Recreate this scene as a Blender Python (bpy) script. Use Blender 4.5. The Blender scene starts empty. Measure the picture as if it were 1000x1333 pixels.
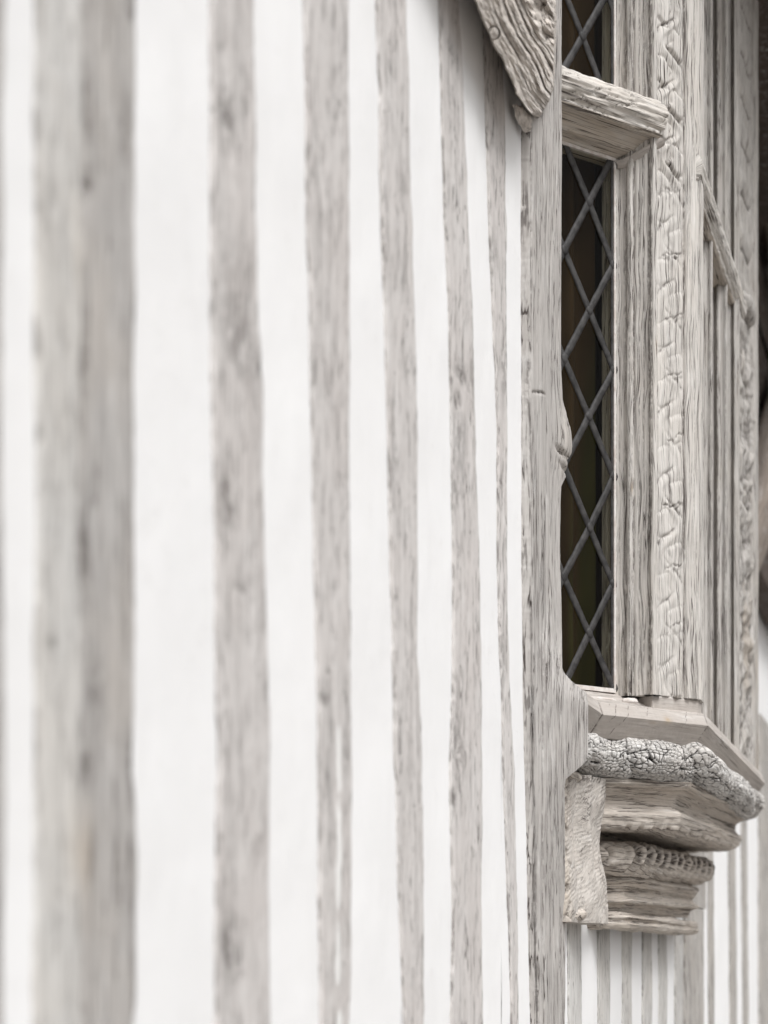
import bpy, math
import numpy as np
from math import radians, sin, cos, tan, atan, pi

# ------------------------------------------------------------------ scale and camera
# plan units: the camera stands 1 unit off the wall plane; S turns them into metres
S = 0.6
EYE = 1.6
TH = radians(17.1)
F = 2400.0
scene = bpy.context.scene
C = scene.collection

cam_d = bpy.data.cameras.new("camera")
cam = bpy.data.objects.new("camera", cam_d)
C.objects.link(cam)
cam.location = (S, 0, EYE)
cam.rotation_euler = (radians(90), 0, TH)
cam_d.sensor_fit = 'HORIZONTAL'
cam_d.sensor_width = 27.0
cam_d.lens = 64.8
cam_d.shift_y = 0.5835
cam_d.clip_start = 0.05
cam_d.clip_end = 400
cam_d.dof.use_dof = True
cam_d.dof.focus_distance = 5.0 * S
cam_d.dof.aperture_fstop = 3.9
cam_d.dof.aperture_blades = 9
scene.camera = cam

# ------------------------------------------------------------------ light
SUN_EL, SUN_AZ = radians(54), radians(128)      # azimuth clockwise from +Y
w = bpy.data.worlds.new("World")
scene.world = w
w.use_nodes = True
nt = w.node_tree
sky = nt.nodes.new('ShaderNodeTexSky')
sky.sky_type = 'NISHITA'
sky.sun_disc = False
sky.sun_elevation = SUN_EL
sky.sun_rotation = SUN_AZ
sky.dust_density = 6.0
sky.air_density = 1.0
sky.ozone_density = 1.0
bgn = nt.nodes['Background']
bgn.inputs['Strength'].default_value = 0.125
hs = nt.nodes.new('ShaderNodeHueSaturation')
hs.inputs['Saturation'].default_value = 0.05     # overcast: a nearly colourless sky
nt.links.new(sky.outputs[0], hs.inputs['Color'])
nt.links.new(hs.outputs[0], bgn.inputs['Color'])
sd = bpy.data.lights.new("sun", 'SUN')
sd.energy = 1.65
sd.angle = radians(25)
sd.color = (0.985, 0.99, 1.0)
sun = bpy.data.objects.new("sun", sd)
C.objects.link(sun)
dirv = (sin(SUN_AZ) * cos(SUN_EL), cos(SUN_AZ) * cos(SUN_EL), sin(SUN_EL))
import mathutils
sun.rotation_euler = mathutils.Vector(dirv).to_track_quat('Z', 'Y').to_euler()
sun.location = (3, -3, 8)
scene.view_settings.view_transform = 'Standard'
scene.view_settings.look = 'None'
scene.view_settings.exposure = 0.19
scene.view_settings.gamma = 1.0

# ------------------------------------------------------------------ plan helpers
def yw(px, x=0.0):
    """plan y where a line of sight at picture column px crosses the vertical plane at x"""
    return (1 - x) / tan(TH - atan((px - 500) / F))
def dep(x, y):
    return y * cos(TH) + (1 - x) * sin(TH)
def zz(Y, x, y):
    return (1250 - Y) / F * dep(x, y)

# ------------------------------------------------------------------ numpy noise
def _h(ix, iy, iz, k):
    n = (ix * 374761393 + iy * 668265263 + iz * 2147483647 + k * 1274126177) & 0xffffffff
    n = ((n ^ (n >> 13)) * 1274126177) & 0xffffffff
    n = ((n ^ (n >> 16)) * 2246822519) & 0xffffffff
    return ((n ^ (n >> 15)) & 0xffffff) / float(0xffffff)
def pn(x, y, z=0.0, seed=0):
    x, y, z = np.broadcast_arrays(np.asarray(x, float), np.asarray(y, float), np.asarray(z, float))
    xi, yi, zi = np.floor(x).astype(np.int64), np.floor(y).astype(np.int64), np.floor(z).astype(np.int64)
    fx, fy, fz = x - xi, y - yi, z - zi
    u, v, t = [f * f * f * (f * (f * 6 - 15) + 10) for f in (fx, fy, fz)]
    out = 0
    for dx in (0, 1):
        for dy in (0, 1):
            for dz in (0, 1):
                a = _h(xi + dx, yi + dy, zi + dz, seed) * 2 * pi
                c = _h(xi + dx, yi + dy, zi + dz, seed + 77) * 2 - 1
                s = np.sqrt(1 - c * c)
                g = (fx - dx) * s * np.cos(a) + (fy - dy) * s * np.sin(a) + (fz - dz) * c
                out = out + g * (u if dx else 1 - u) * (v if dy else 1 - v) * (t if dz else 1 - t)
    return out * 1.5
def fbm(x, y, z=0.0, o=4, seed=0):
    r, a = 0, 1.0
    for i in range(o):
        r = r + a * pn(np.asarray(x) * 2 ** i, np.asarray(y) * 2 ** i, np.asarray(z) * 2 ** i, seed + i * 13)
        a *= 0.5
    return r
def worley(x, y, seed=0, J=1.0):
    """returns F1, F2"""
    x, y = np.broadcast_arrays(np.asarray(x, float), np.asarray(y, float))
    xi, yi = np.floor(x).astype(np.int64), np.floor(y).astype(np.int64)
    f1 = np.full(x.shape, 9.0); f2 = np.full(x.shape, 9.0)
    for dx in (-1, 0, 1):
        for dy in (-1, 0, 1):
            cx, cy = xi + dx, yi + dy
            d = np.hypot(cx + .5 + J * (_h(cx, cy, cx * 0, seed) - .5) - x, cy + .5 + J * (_h(cx, cy, cx * 0, seed + 5) - .5) - y)
            f2 = np.minimum(f2, np.maximum(f1, d)); f1 = np.minimum(f1, d)
    return f1, f2
def gauss(d, s):
    return np.exp(-(d / s) ** 2)
def sstep(a, b, x):
    t = np.clip((x - a) / (b - a), 0, 1)
    return t * t * (3 - 2 * t)

# ------------------------------------------------------------------ materials
class NT:
    def __init__(s, name):
        s.m = bpy.data.materials.new(name); s.m.use_nodes = True
        s.t = s.m.node_tree; s.b = s.t.nodes['Principled BSDF']
    def n(s, typ, **kw):
        nd = s.t.nodes.new(typ)
        for k, v in kw.items(): setattr(nd, k, v)
        return nd
    def l(s, a, b): s.t.links.new(a, b)
    def put(s, sock, v):
        if hasattr(v, 'is_linked') or hasattr(v, 'links'): s.l(v, sock)
        else: sock.default_value = v
    def math(s, op, a, b=0.0, clamp=False):
        nd = s.n('ShaderNodeMath', operation=op, use_clamp=clamp)
        s.put(nd.inputs[0], a); s.put(nd.inputs[1], b); return nd.outputs[0]
    def vmul(s, v, k):
        nd = s.n('ShaderNodeVectorMath', operation='MULTIPLY')
        s.put(nd.inputs[0], v); s.put(nd.inputs[1], k); return nd.outputs[0]
    def vadd(s, v, k):
        nd = s.n('ShaderNodeVectorMath', operation='ADD')
        s.put(nd.inputs[0], v); s.put(nd.inputs[1], k); return nd.outputs[0]
    def noise(s, v, k, detail=4, rough=0.55, col=False):
        nd = s.n('ShaderNodeTexNoise')
        s.l(s.vmul(v, k), nd.inputs['Vector'])
        nd.inputs['Scale'].default_value = 1
        nd.inputs['Detail'].default_value = detail
        nd.inputs['Roughness'].default_value = rough
        return nd.outputs['Color' if col else 'Fac']
    def ramp(s, v, a, b, lo=0.0, hi=1.0):
        nd = s.n('ShaderNodeMapRange', interpolation_type='SMOOTHSTEP')
        s.put(nd.inputs[0], v)
        for i, q in zip((1, 2, 3, 4), (a, b, lo, hi)): nd.inputs[i].default_value = q
        return nd.outputs[0]
    def mix(s, f, a, b, mode='MIX'):
        nd = s.n('ShaderNodeMix', data_type='RGBA', blend_type=mode)
        s.put(nd.inputs[0], f)
        for i, q in ((6, a), (7, b)):
            if isinstance(q, (tuple, list)): nd.inputs[i].default_value = (*q, 1) if len(q) == 3 else q
            else: s.l(q, nd.inputs[i])
        return nd.outputs[2]
    def bump(s, h, strength, dist, prev=None):
        nd = s.n('ShaderNodeBump')
        nd.inputs['Strength'].default_value = strength
        nd.inputs['Distance'].default_value = dist
        s.l(h, nd.inputs['Height'])
        if prev: s.l(prev, nd.inputs['Normal'])
        return nd.outputs[0]

def wood(name, light, dark, tint, crack=0.6, fine=0.5, k=1.0, bump=0.6, tintamt=0.5, swirl=1.0, crackcol=(0.062, 0.050, 0.044), speck=0.0, kz=1.0, con=1.0):
    """weathered, limewashed oak; the gc attribute holds (across, depth, along the grain)"""
    t = NT(name)
    gc = t.n('ShaderNodeAttribute', attribute_name='gc').outputs['Vector']
    wx = t.n('ShaderNodeAttribute', attribute_name='wx')
    Z = k * kz
    sep = t.n('ShaderNodeSeparateXYZ'); t.l(wx.outputs['Vector'], sep.inputs[0])
    wash, rot_shade, warm = sep.outputs
    wn = t.noise(gc, (5 * k, 5 * k, 1.6 * k), 2, 0.5, col=True)
    wv = t.vmul(t.vadd(wn, (-.5, -.5, -.5)), (0.035 * swirl / k, 0.035 * swirl / k, 0))
    g = t.vadd(gc, wv)
    fib = t.noise(g, (90 * k, 90 * k, 2.6 * Z), 6, 0.72)
    broad = t.noise(g, (16 * k, 16 * k, 0.9 * Z), 3, 0.5)
    fn = t.noise(g, (330 * k, 330 * k, 16 * Z), 3, 0.6)
    dash = t.noise(g, (210 * k, 210 * k, 9 * Z), 2, 0.5)
    cr = t.noise(g, (38 * k, 38 * k, 0.75 * Z), 3, 0.55)
    crm = t.noise(gc, (9, 9, 2.2), 3, 0.6)
    patch = t.noise(gc, (7, 7, 3.5), 4, 0.6)
    blot = t.noise(gc, (22, 22, 9), 4, 0.65)
    cd = t.math('ABSOLUTE', t.math('SUBTRACT', cr, 0.5))
    cline = t.math('MULTIPLY', t.ramp(cd, 0.016, 0.003), t.ramp(crm, 0.47, 0.58))
    dashm = t.math('MULTIPLY', t.ramp(dash, 0.60, 0.66), t.ramp(blot, 0.36, 0.62, 0.25, 1))
    finem = t.ramp(fn, 0.54, 0.68)
    cr2 = t.noise(g, (70 * k, 70 * k, 1.8 * Z), 3, 0.6)
    cm2 = t.noise(gc, (44 * k, 44 * k, 7 * Z), 2, 0.5)
    fiss = t.math('MULTIPLY', t.ramp(t.math('ABSOLUTE', t.math('SUBTRACT', cr2, 0.5)), 0.020, 0.005), t.ramp(cm2, 0.42, 0.52))
    col = t.mix(t.ramp(fib, 0.5 - .19 / con, 0.5 + .19 / con), dark, light)
    col = t.mix(t.math('MULTIPLY', t.ramp(patch, 0.42, 0.68), tintamt), col, tint)
    col = t.mix(t.ramp(broad, 0.35, 0.65, 0.12 * con, 0), col, (dark[0] * .8, dark[1] * .8, dark[2] * .8))
    # limewash caught on the surface
    lw = t.math('MULTIPLY', t.ramp(t.noise(g, (60 * k, 60 * k, 7 * k), 5, 0.7), 0.5, 0.66), t.ramp(blot, 0.4, 0.62))
    col = t.mix(t.math('MULTIPLY', lw, 0.4), col, (0.70, 0.685, 0.665))
    washm = t.ramp(t.math('ADD', wash, t.math('MULTIPLY', t.math('SUBTRACT', t.noise(g, (50, 50, 14), 4, .7), .5), 1.5)), 0.45, 0.6)
    col = t.mix(washm, col, (0.80, 0.79, 0.77))
    col = t.mix(t.math('MULTIPLY', warm, t.ramp(blot, 0.3, 0.6, .3, 1)), col, (0.42, 0.31, 0.19))
    rot_shade_m = t.math('MULTIPLY', rot_shade, t.ramp(t.noise(g, (110, 110, 34), 4, .7), 0.40, 0.56), True)  # dark channel: rot, cracks and dirt, plus shade painted at gaps and ribs
    dk = t.math('MAXIMUM', t.math('MULTIPLY', dashm, fine), t.math('MULTIPLY', cline, crack))
    dk = t.math('MAXIMUM', dk, t.math('MULTIPLY', finem, fine * 0.4))
    dk = t.math('MAXIMUM', dk, t.math('MULTIPLY', fiss, min(1.0, fine * 1.7)))
    dk = t.math('MAXIMUM', dk, rot_shade_m)
    if speck:
        sp = t.ramp(t.noise(gc, (260, 260, 200), 3, .7), 0.62, 0.72)
        dk = t.math('MAXIMUM', dk, t.math('MULTIPLY', sp, speck))
    dk = t.math('MULTIPLY', dk, t.math('SUBTRACT', 1.0, t.math('MULTIPLY', washm, 0.8)))
    col = t.mix(dk, col, crackcol)
    t.l(col, t.b.inputs['Base Color'])
    t.b.inputs['Roughness'].default_value = 0.85
    t.b.inputs['Specular IOR Level'].default_value = 0.25
    h = t.math('SUBTRACT', t.math('ADD', t.math('MULTIPLY', fib, 0.8), t.math('MULTIPLY', fn, 0.25)), t.math('MULTIPLY', dk, 0.9))
    nrm = t.bump(h, bump, 0.0035 * S / k)
    t.l(nrm, t.b.inputs['Normal'])
    return t.m

def plaster_mat():
    t = NT('limewashed_plaster')
    p = t.n('ShaderNodeTexCoord').outputs['Object']
    a = t.noise(p, (6, 6, 5), 4, .55)
    b = t.noise(p, (45, 45, 30), 4, .6)
    c = t.noise(p, (2, 1.6, 1.2), 2, .5)
    col = t.mix(t.ramp(a, .3, .7), (0.805, 0.796, 0.790), (0.838, 0.832, 0.828))
    col = t.mix(t.ramp(c, .35, .7, 0, .35), col, (0.79, 0.785, 0.785))
    scf = t.math('MULTIPLY', t.ramp(b, .63, .72), .18)
    col = t.mix(scf, col, (0.62, 0.59, 0.57))
    vo = t.n('ShaderNodeTexVoronoi', feature='DISTANCE_TO_EDGE')
    t.l(t.vadd(t.vmul(p, (2.2, 3.2, 1.6)), t.vmul(t.noise(p, (12, 12, 12), 3, .6, col=True), (.25, .25, .25))), vo.inputs['Vector'])
    hair = t.math('MULTIPLY', t.ramp(vo.outputs['Distance'], .006, .001), t.ramp(t.noise(p, (3.3, 3.3, 2.2), 3, .6), .56, .66))
    col = t.mix(t.math('MULTIPLY', hair, .30), col, (0.45, 0.43, 0.41))
    smd = t.math('MULTIPLY', t.ramp(t.noise(p, (14, 14, 4), 4, .6), .56, .74), .10)
    col = t.mix(smd, col, (0.55, 0.54, 0.53))
    t.l(col, t.b.inputs['Base Color'])
    t.b.inputs['Roughness'].default_value = 0.95
    t.b.inputs['Specular IOR Level'].default_value = 0.1
    h = t.math('ADD', t.math('MULTIPLY', a, 1.0), t.math('MULTIPLY', b, .25))
    t.l(t.bump(h, .5, .006), t.b.inputs['Normal'])
    return t.m

def simple(name, c1, c2, scale, rough=.7, bump=.3, spec=.3, dist=.003, metallic=0.0):
    t = NT(name)
    p = t.n('ShaderNodeTexCoord').outputs['Object']
    a = t.noise(p, scale, 5, .6)
    t.l(t.mix(t.ramp(a, .35, .65), c1, c2), t.b.inputs['Base Color'])
    if 'olive' in name: t.l(t.mix(t.ramp(t.noise(p, (11, 11, .5), 2, .5), .50, .60), t.mix(t.ramp(a, .35, .65), c1, c2), (0.052, 0.030, 0.012)), t.b.inputs['Base Color'])
    t.b.inputs['Roughness'].default_value = rough
    t.b.inputs['Specular IOR Level'].default_value = spec
    t.b.inputs['Metallic'].default_value = metallic
    t.l(t.bump(a, bump, dist), t.b.inputs['Normal'])
    return t.m

M = {}
M['stud'] = wood('weathered_stud_oak', (0.68, 0.65, 0.63), (0.52, 0.49, 0.47), (0.60, 0.555, 0.53), crack=.3, fine=.48, k=1.7, tintamt=.5, swirl=.8, bump=.5, con=.8)
M['edge_stud'] = wood('smooth_stud_oak', (0.64, 0.625, 0.60), (0.52, 0.505, 0.485), (0.61, 0.575, 0.53), crack=.3, fine=.4, k=1.4, tintamt=.5, swirl=.6, bump=.4, con=.8)
M['dark_stud'] = wood('darker_stud_oak', (0.50, 0.48, 0.46), (0.38, 0.36, 0.345), (0.46, 0.42, 0.38), crack=.5, fine=.45, tintamt=.5, swirl=.6, bump=.4)
M['post'] = wood('silvery_post_oak', (0.55, 0.525, 0.50), (0.385, 0.36, 0.34), (0.48, 0.445, 0.415), crack=.9, fine=.72, k=1.6, bump=.55, tintamt=.35, swirl=.5, kz=.6)
M['carved'] = wood('carved_oak', (0.68, 0.65, 0.61), (0.49, 0.46, 0.43), (0.60, 0.555, 0.505), crack=.95, fine=.62, k=1.25, bump=.5, tintamt=.5, swirl=.3, kz=.5, con=.95)
M['transom'] = wood('bleached_transom_oak', (0.70, 0.67, 0.63), (0.53, 0.495, 0.455), (0.60, 0.54, 0.47), crack=.9, fine=.4, bump=.45, tintamt=.4, swirl=.5, kz=.7, con=.8)
M['brace'] = wood('brown_brace_oak', (0.68, 0.63, 0.58), (0.50, 0.45, 0.405), (0.62, 0.55, 0.48), crack=.5, fine=.45, k=1.4, bump=.6, tintamt=.4, speck=.35, swirl=.5)
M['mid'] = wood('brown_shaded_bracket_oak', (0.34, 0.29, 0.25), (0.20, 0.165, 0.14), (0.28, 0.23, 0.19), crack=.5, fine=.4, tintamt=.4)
M['corbel'] = wood('limewashed_corbel_oak', (0.65, 0.595, 0.535), (0.45, 0.40, 0.35), (0.56, 0.49, 0.42), crack=.95, fine=.45, k=1.1, bump=.7, tintamt=.55, swirl=.8, speck=.3, con=.9)
M['frieze'] = wood('cracked_frieze_oak', (0.70, 0.685, 0.66), (0.50, 0.475, 0.45), (0.58, 0.53, 0.48), crack=.3, fine=.3, k=1.4, bump=.8, tintamt=.3, swirl=3, crackcol=(.03,.026,.024))
M['block'] = wood('hacked_block_oak', (0.60, 0.56, 0.515), (0.44, 0.405, 0.37), (0.52, 0.465, 0.415), crack=.9, fine=.35, bump=.45, tintamt=.5, swirl=.6, speck=.35)
M['sill'] = wood('fresh_sill_oak', (0.49, 0.45, 0.415), (0.42, 0.382, 0.35), (0.50, 0.445, 0.40), crack=.5, fine=.12, k=.8, bump=.3, tintamt=.5, swirl=1.5)
M['far'] = wood('blurred_far_oak', (0.54, 0.515, 0.485), (0.37, 0.345, 0.32), (0.47, 0.43, 0.385), crack=.7, fine=.5, tintamt=.5, swirl=.5)
M['shade'] = wood('shade_brown_oak', (0.11, 0.083, 0.068), (0.055, 0.041, 0.034), (0.10, 0.07, 0.055), crack=.7, fine=.4, tintamt=.4, crackcol=(.015, .012, .01))  # brown oak with the deep shade of the overhang put into its colour
M['plaster'] = plaster_mat()
M['putty'] = simple('flaking_window_putty', (0.68, 0.65, 0.62), (0.54, 0.48, 0.44), (60, 60, 60), .9, .6)
M['lead'] = simple('window_lead', (0.022, 0.021, 0.021), (0.055, 0.052, 0.051), (70, 70, 70), .62, .5, .35, .001, 0.0)
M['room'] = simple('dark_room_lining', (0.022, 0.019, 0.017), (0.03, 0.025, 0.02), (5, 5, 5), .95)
M['curtain'] = simple('olive_curtain_cloth', (0.058, 0.052, 0.011), (0.034, 0.032, 0.010), (16, 16, .8), .95)
M['curtain_b'] = simple('brown_curtain_cloth', (0.075, 0.045, 0.026), (0.035, 0.026, 0.018), (20, 20, 1.2), .95)
M['leadroof'] = simple('grey_lead_sheet', (0.22, 0.22, 0.23), (0.3, 0.3, 0.3), (4, 4, 4), .6)
M['ground'] = simple('worn_paving', (0.30, 0.28, 0.26), (0.22, 0.21, 0.20), (3, 3, 3), .9, .5, .2, .01)

def glass_mat():
    t = NT('old_window_glass')
    t.t.nodes.remove(t.b)
    out = t.t.nodes['Material Output']
    tr = t.n('ShaderNodeBsdfTransparent'); tr.inputs[0].default_value = (.72, .72, .66, 1)
    gl = t.n('ShaderNodeBsdfGlossy'); gl.inputs['Roughness'].default_value = .12
    gl.inputs[0].default_value = (.8, .8, .8, 1)
    p = t.n('ShaderNodeTexCoord').outputs['Object']
    t.l(t.bump(t.noise(p, (9, 9, 6), 3, .5), .25, .01), gl.inputs['Normal'])
    mx = t.n('ShaderNodeMixShader'); mx.inputs[0].default_value = .010
    t.l(tr.outputs[0], mx.inputs[1]); t.l(gl.outputs[0], mx.inputs[2]); t.l(mx.outputs[0], out.inputs[0])
    return t.m
M['glass'] = glass_mat()

# ------------------------------------------------------------------ mesh helpers
def world(P):
    P = np.asarray(P, float)
    Q = P * S
    Q[..., 2] += EYE
    return Q
def link(name, me, mat, parent):
    o = bpy.data.objects.new(name, me)
    C.objects.link(o)
    me.materials.append(M[mat])
    if parent:
        o.parent = parent
        o.matrix_parent_inverse = mathutils.Matrix.Translation(parent.location).inverted()
    return o
def raw(name, V, faces, mat, parent=None, G=None, Wx=None, smooth=True):
    """V in plan units"""
    V = np.asarray(V, float).reshape(-1, 3)
    me = bpy.data.meshes.new(name)
    me.from_pydata(world(V).tolist(), [], [tuple(f) for f in faces])
    at = me.attributes.new('gc', 'FLOAT_VECTOR', 'POINT')
    at.data.foreach_set('vector', (V if G is None else np.asarray(G, float)).reshape(-1).astype(np.float32))
    if Wx is not None:
        at = me.attributes.new('wx', 'FLOAT_VECTOR', 'POINT')
        at.data.foreach_set('vector', np.asarray(Wx, float).reshape(-1).astype(np.float32))
    if smooth: me.polygons.foreach_set('use_smooth', [True] * len(me.polygons))
    return link(name, me, mat, parent)
def grid(name, P, mat, parent=None, G=None, Wx=None, flip=False, capends=False):
    n, m = P.shape[:2]
    i = np.arange(n - 1)[:, None] * m + np.arange(m - 1)[None, :]
    q = np.stack([i, i + 1, i + m + 1, i + m], -1).reshape(-1, 4)
    if flip: q = q[:, ::-1]
    me = bpy.data.meshes.new(name)
    me.vertices.add(n * m); me.vertices.foreach_set('co', world(P).reshape(-1).astype(np.float32))
    me.loops.add(q.size); me.loops.foreach_set('vertex_index', q.reshape(-1).astype(np.int32))
    me.polygons.add(len(q)); me.polygons.foreach_set('loop_start', np.arange(0, q.size, 4, dtype=np.int32))
    try: me.polygons.foreach_set('loop_total', np.full(len(q), 4, dtype=np.int32))
    except Exception: pass
    me.polygons.foreach_set('use_smooth', [True] * len(q))
    me.update(calc_edges=True)
    at = me.attributes.new('gc', 'FLOAT_VECTOR', 'POINT')
    at.data.foreach_set('vector', (P if G is None else G).reshape(-1).astype(np.float32))
    if Wx is not None:
        at = me.attributes.new('wx', 'FLOAT_VECTOR', 'POINT')
        at.data.foreach_set('vector', Wx.reshape(-1).astype(np.float32))
    if capends:
        import bmesh
        bm = bmesh.new(); bm.from_mesh(me); bm.verts.ensure_lookup_table()
        try:
            bm.faces.new([bm.verts[k] for k in range(m)])
            bm.faces.new([bm.verts[(n - 1) * m + k] for k in range(m - 1, -1, -1)])
        except Exception: pass
        bm.to_mesh(me); bm.free()
    return link(name, me, mat, parent)
def prism(name, poly, z0, z1, mat, parent, G=None):
    """poly: plan polygon (x,y), counter-clockwise seen from above"""
    n = len(poly)
    V = [(x, y, z0) for x, y in poly] + [(x, y, z1) for x, y in poly]
    Fs = [tuple(range(n - 1, -1, -1)), tuple(range(n, 2 * n))]
    Fs += [(i, (i + 1) % n, n + (i + 1) % n, n + i) for i in range(n)]
    return raw(name, V, Fs, mat, parent, smooth=False)
def thing(name, label, cat, loc, group=None):
    o = bpy.data.objects.new(name, None)
    C.objects.link(o)
    o.location = world(np.array(loc, float)).tolist()
    o.empty_display_size = .1
    o['label'] = label; o['category'] = cat
    if group: o['group'] = group
    bpy.context.view_layer.update()
    return o

# ------------------------------------------------------------------ ground
g = raw('ground', [(-60, -120, -EYE / S), (120, -120, -EYE / S), (120, 240, -EYE / S), (-60, 240, -EYE / S)], [(0, 1, 2, 3)], 'ground', smooth=False)
g['kind'] = 'structure'
GZ = -EYE / S
TOPZ = 5.6

wall = thing('timber_framed_house', 'long white plastered house front striped with grey weathered upright timbers', 'house', (0, 4.0, GZ))

# ------------------------------------------------------------------ uprights of the wall
def zlevels(zlo, zhi, step, coarse=.06):
    lo = np.arange(GZ + .002, zlo, coarse); mid = np.arange(zlo, zhi, step); hi = np.arange(zhi, TOPZ, coarse)
    return np.concatenate([lo, mid, hi])
def upright(name, L, R, mat, gk=.42, xf=.006, step=.008, nf=16, wob=1.0, marks=(), groove=None, label=None, seed=0, x_side=-.04, washm=(), z0=None, z1=None):
    """L, R: lists of (picture x, picture Y) along the left and right edges, read on the plane x=xf"""
    def conv(E):
        zs, ys = [], []
        for px, Y in E:
            y = yw(px, xf); ys.append(y); zs.append(zz(Y, xf, y))
        o = np.argsort(zs); return np.array(zs)[o], np.array(ys)[o]
    zl, yl = conv(L); zr, yr = conv(R)
    yc = (yl.mean() + yr.mean()) / 2
    zlo, zhi = zz(1350, 0, yc), zz(-20, 0, yc)
    Z = zlevels(zlo, zhi, step)
    if z0 is not None: Z = Z[(Z >= z0)]
    if z1 is not None: Z = Z[(Z <= z1)]
    def smooth_interp(z, a, b):
        v = np.interp(z, a, b)
        k = np.ones(9) / 9
        vp = np.concatenate([np.full(4, v[0]), v, np.full(4, v[-1])])
        return np.convolve(vp, k, 'valid')
    YL = smooth_interp(Z, zl, yl); YR = smooth_interp(Z, zr, yr)
    YL = YL + wob * (.004 * fbm(Z * 9, seed, 0, 3, seed) + .0025 * pn(Z * 45, seed + .5, 0, seed + 3))
    YR = YR + wob * (.004 * fbm(Z * 9, seed + 9, 0, 3, seed) + .0025 * pn(Z * 45, seed + 9.5, 0, seed + 3))
    r = min(.008, xf * .9)
    s = np.linspace(0, 1, nf)
    n = len(Z)
    Wd = YR - YL
    cols = [(0, 0, x_side), (0, 0, xf - r), (0, .3 * r, xf - .3 * r)]
    P = np.zeros((n, nf + 6, 3)); 
    for j, (ss, off, xx) in enumerate(cols):
        P[:, j, 1] = YL + off; P[:, j, 0] = xx
    for j, ss in enumerate(s):
        P[:, 3 + j, 1] = YL + r + (Wd - 2 * r) * ss; P[:, 3 + j, 0] = xf
    for j, (ss, off, xx) in enumerate(cols[::-1]):
        P[:, 3 + nf + j, 1] = YR - off; P[:, 3 + nf + j, 0] = xx
    P[:, :, 2] = Z[:, None]
    y, z = P[..., 1], P[..., 2]
    rel = .0022 * fbm(y * 45, z * 3, seed, 3, seed) + .0015 * fbm(y * 12, z * 6, seed + 3, 3, seed)
    face = np.zeros(nf + 6); face[2:-2] = 1
    P[..., 0] += rel * face
    Wx = np.zeros(P.shape)
    for (px, Y, rx, ry, amt, ch) in marks:       # (picture x, Y, radius, strength, channel)
        my = yw(px, xf); mz = zz(Y, xf, my); k = dep(xf, my) / F
        sx = rx * k / sin(TH - atan((px - 500) / F) + .001) * cos(0)
        m = gauss(y - my, sx) * gauss(z - mz, ry * k) * amt
        Wx[..., ch] = np.maximum(Wx[..., ch], m)
        if ch == 1: P[..., 0] -= np.minimum(.35 * (xf + .004), .004) * m * face
    if groove is not None:
        d = (y - (YL + Wd * groove)[:, None])
        P[..., 0] -= .004 * gauss(d, .007) * face
        Wx[..., 1] = np.maximum(Wx[..., 1], .75 * gauss(d, .010) * sstep(-.1, .25, pn(z * 3.1, seed, 0, 4)))
    G = np.stack([y * gk + seed * 3.1, P[..., 0], z], -1)
    en = sstep(-.15, .25, fbm(z * 11, seed, y * 2, 3, seed + 2))
    de = np.minimum(y - YL[:, None], YR[:, None] - y)
    Wx[..., 1] = np.maximum(Wx[..., 1], .6 * en * gauss(de, .0035))  # shadow of the gap to the plaster, painted along both edges
    o = grid(name, P, mat, wall, G, Wx)
    if label: o['label'] = label
    return o, YL, YR, Z

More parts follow.
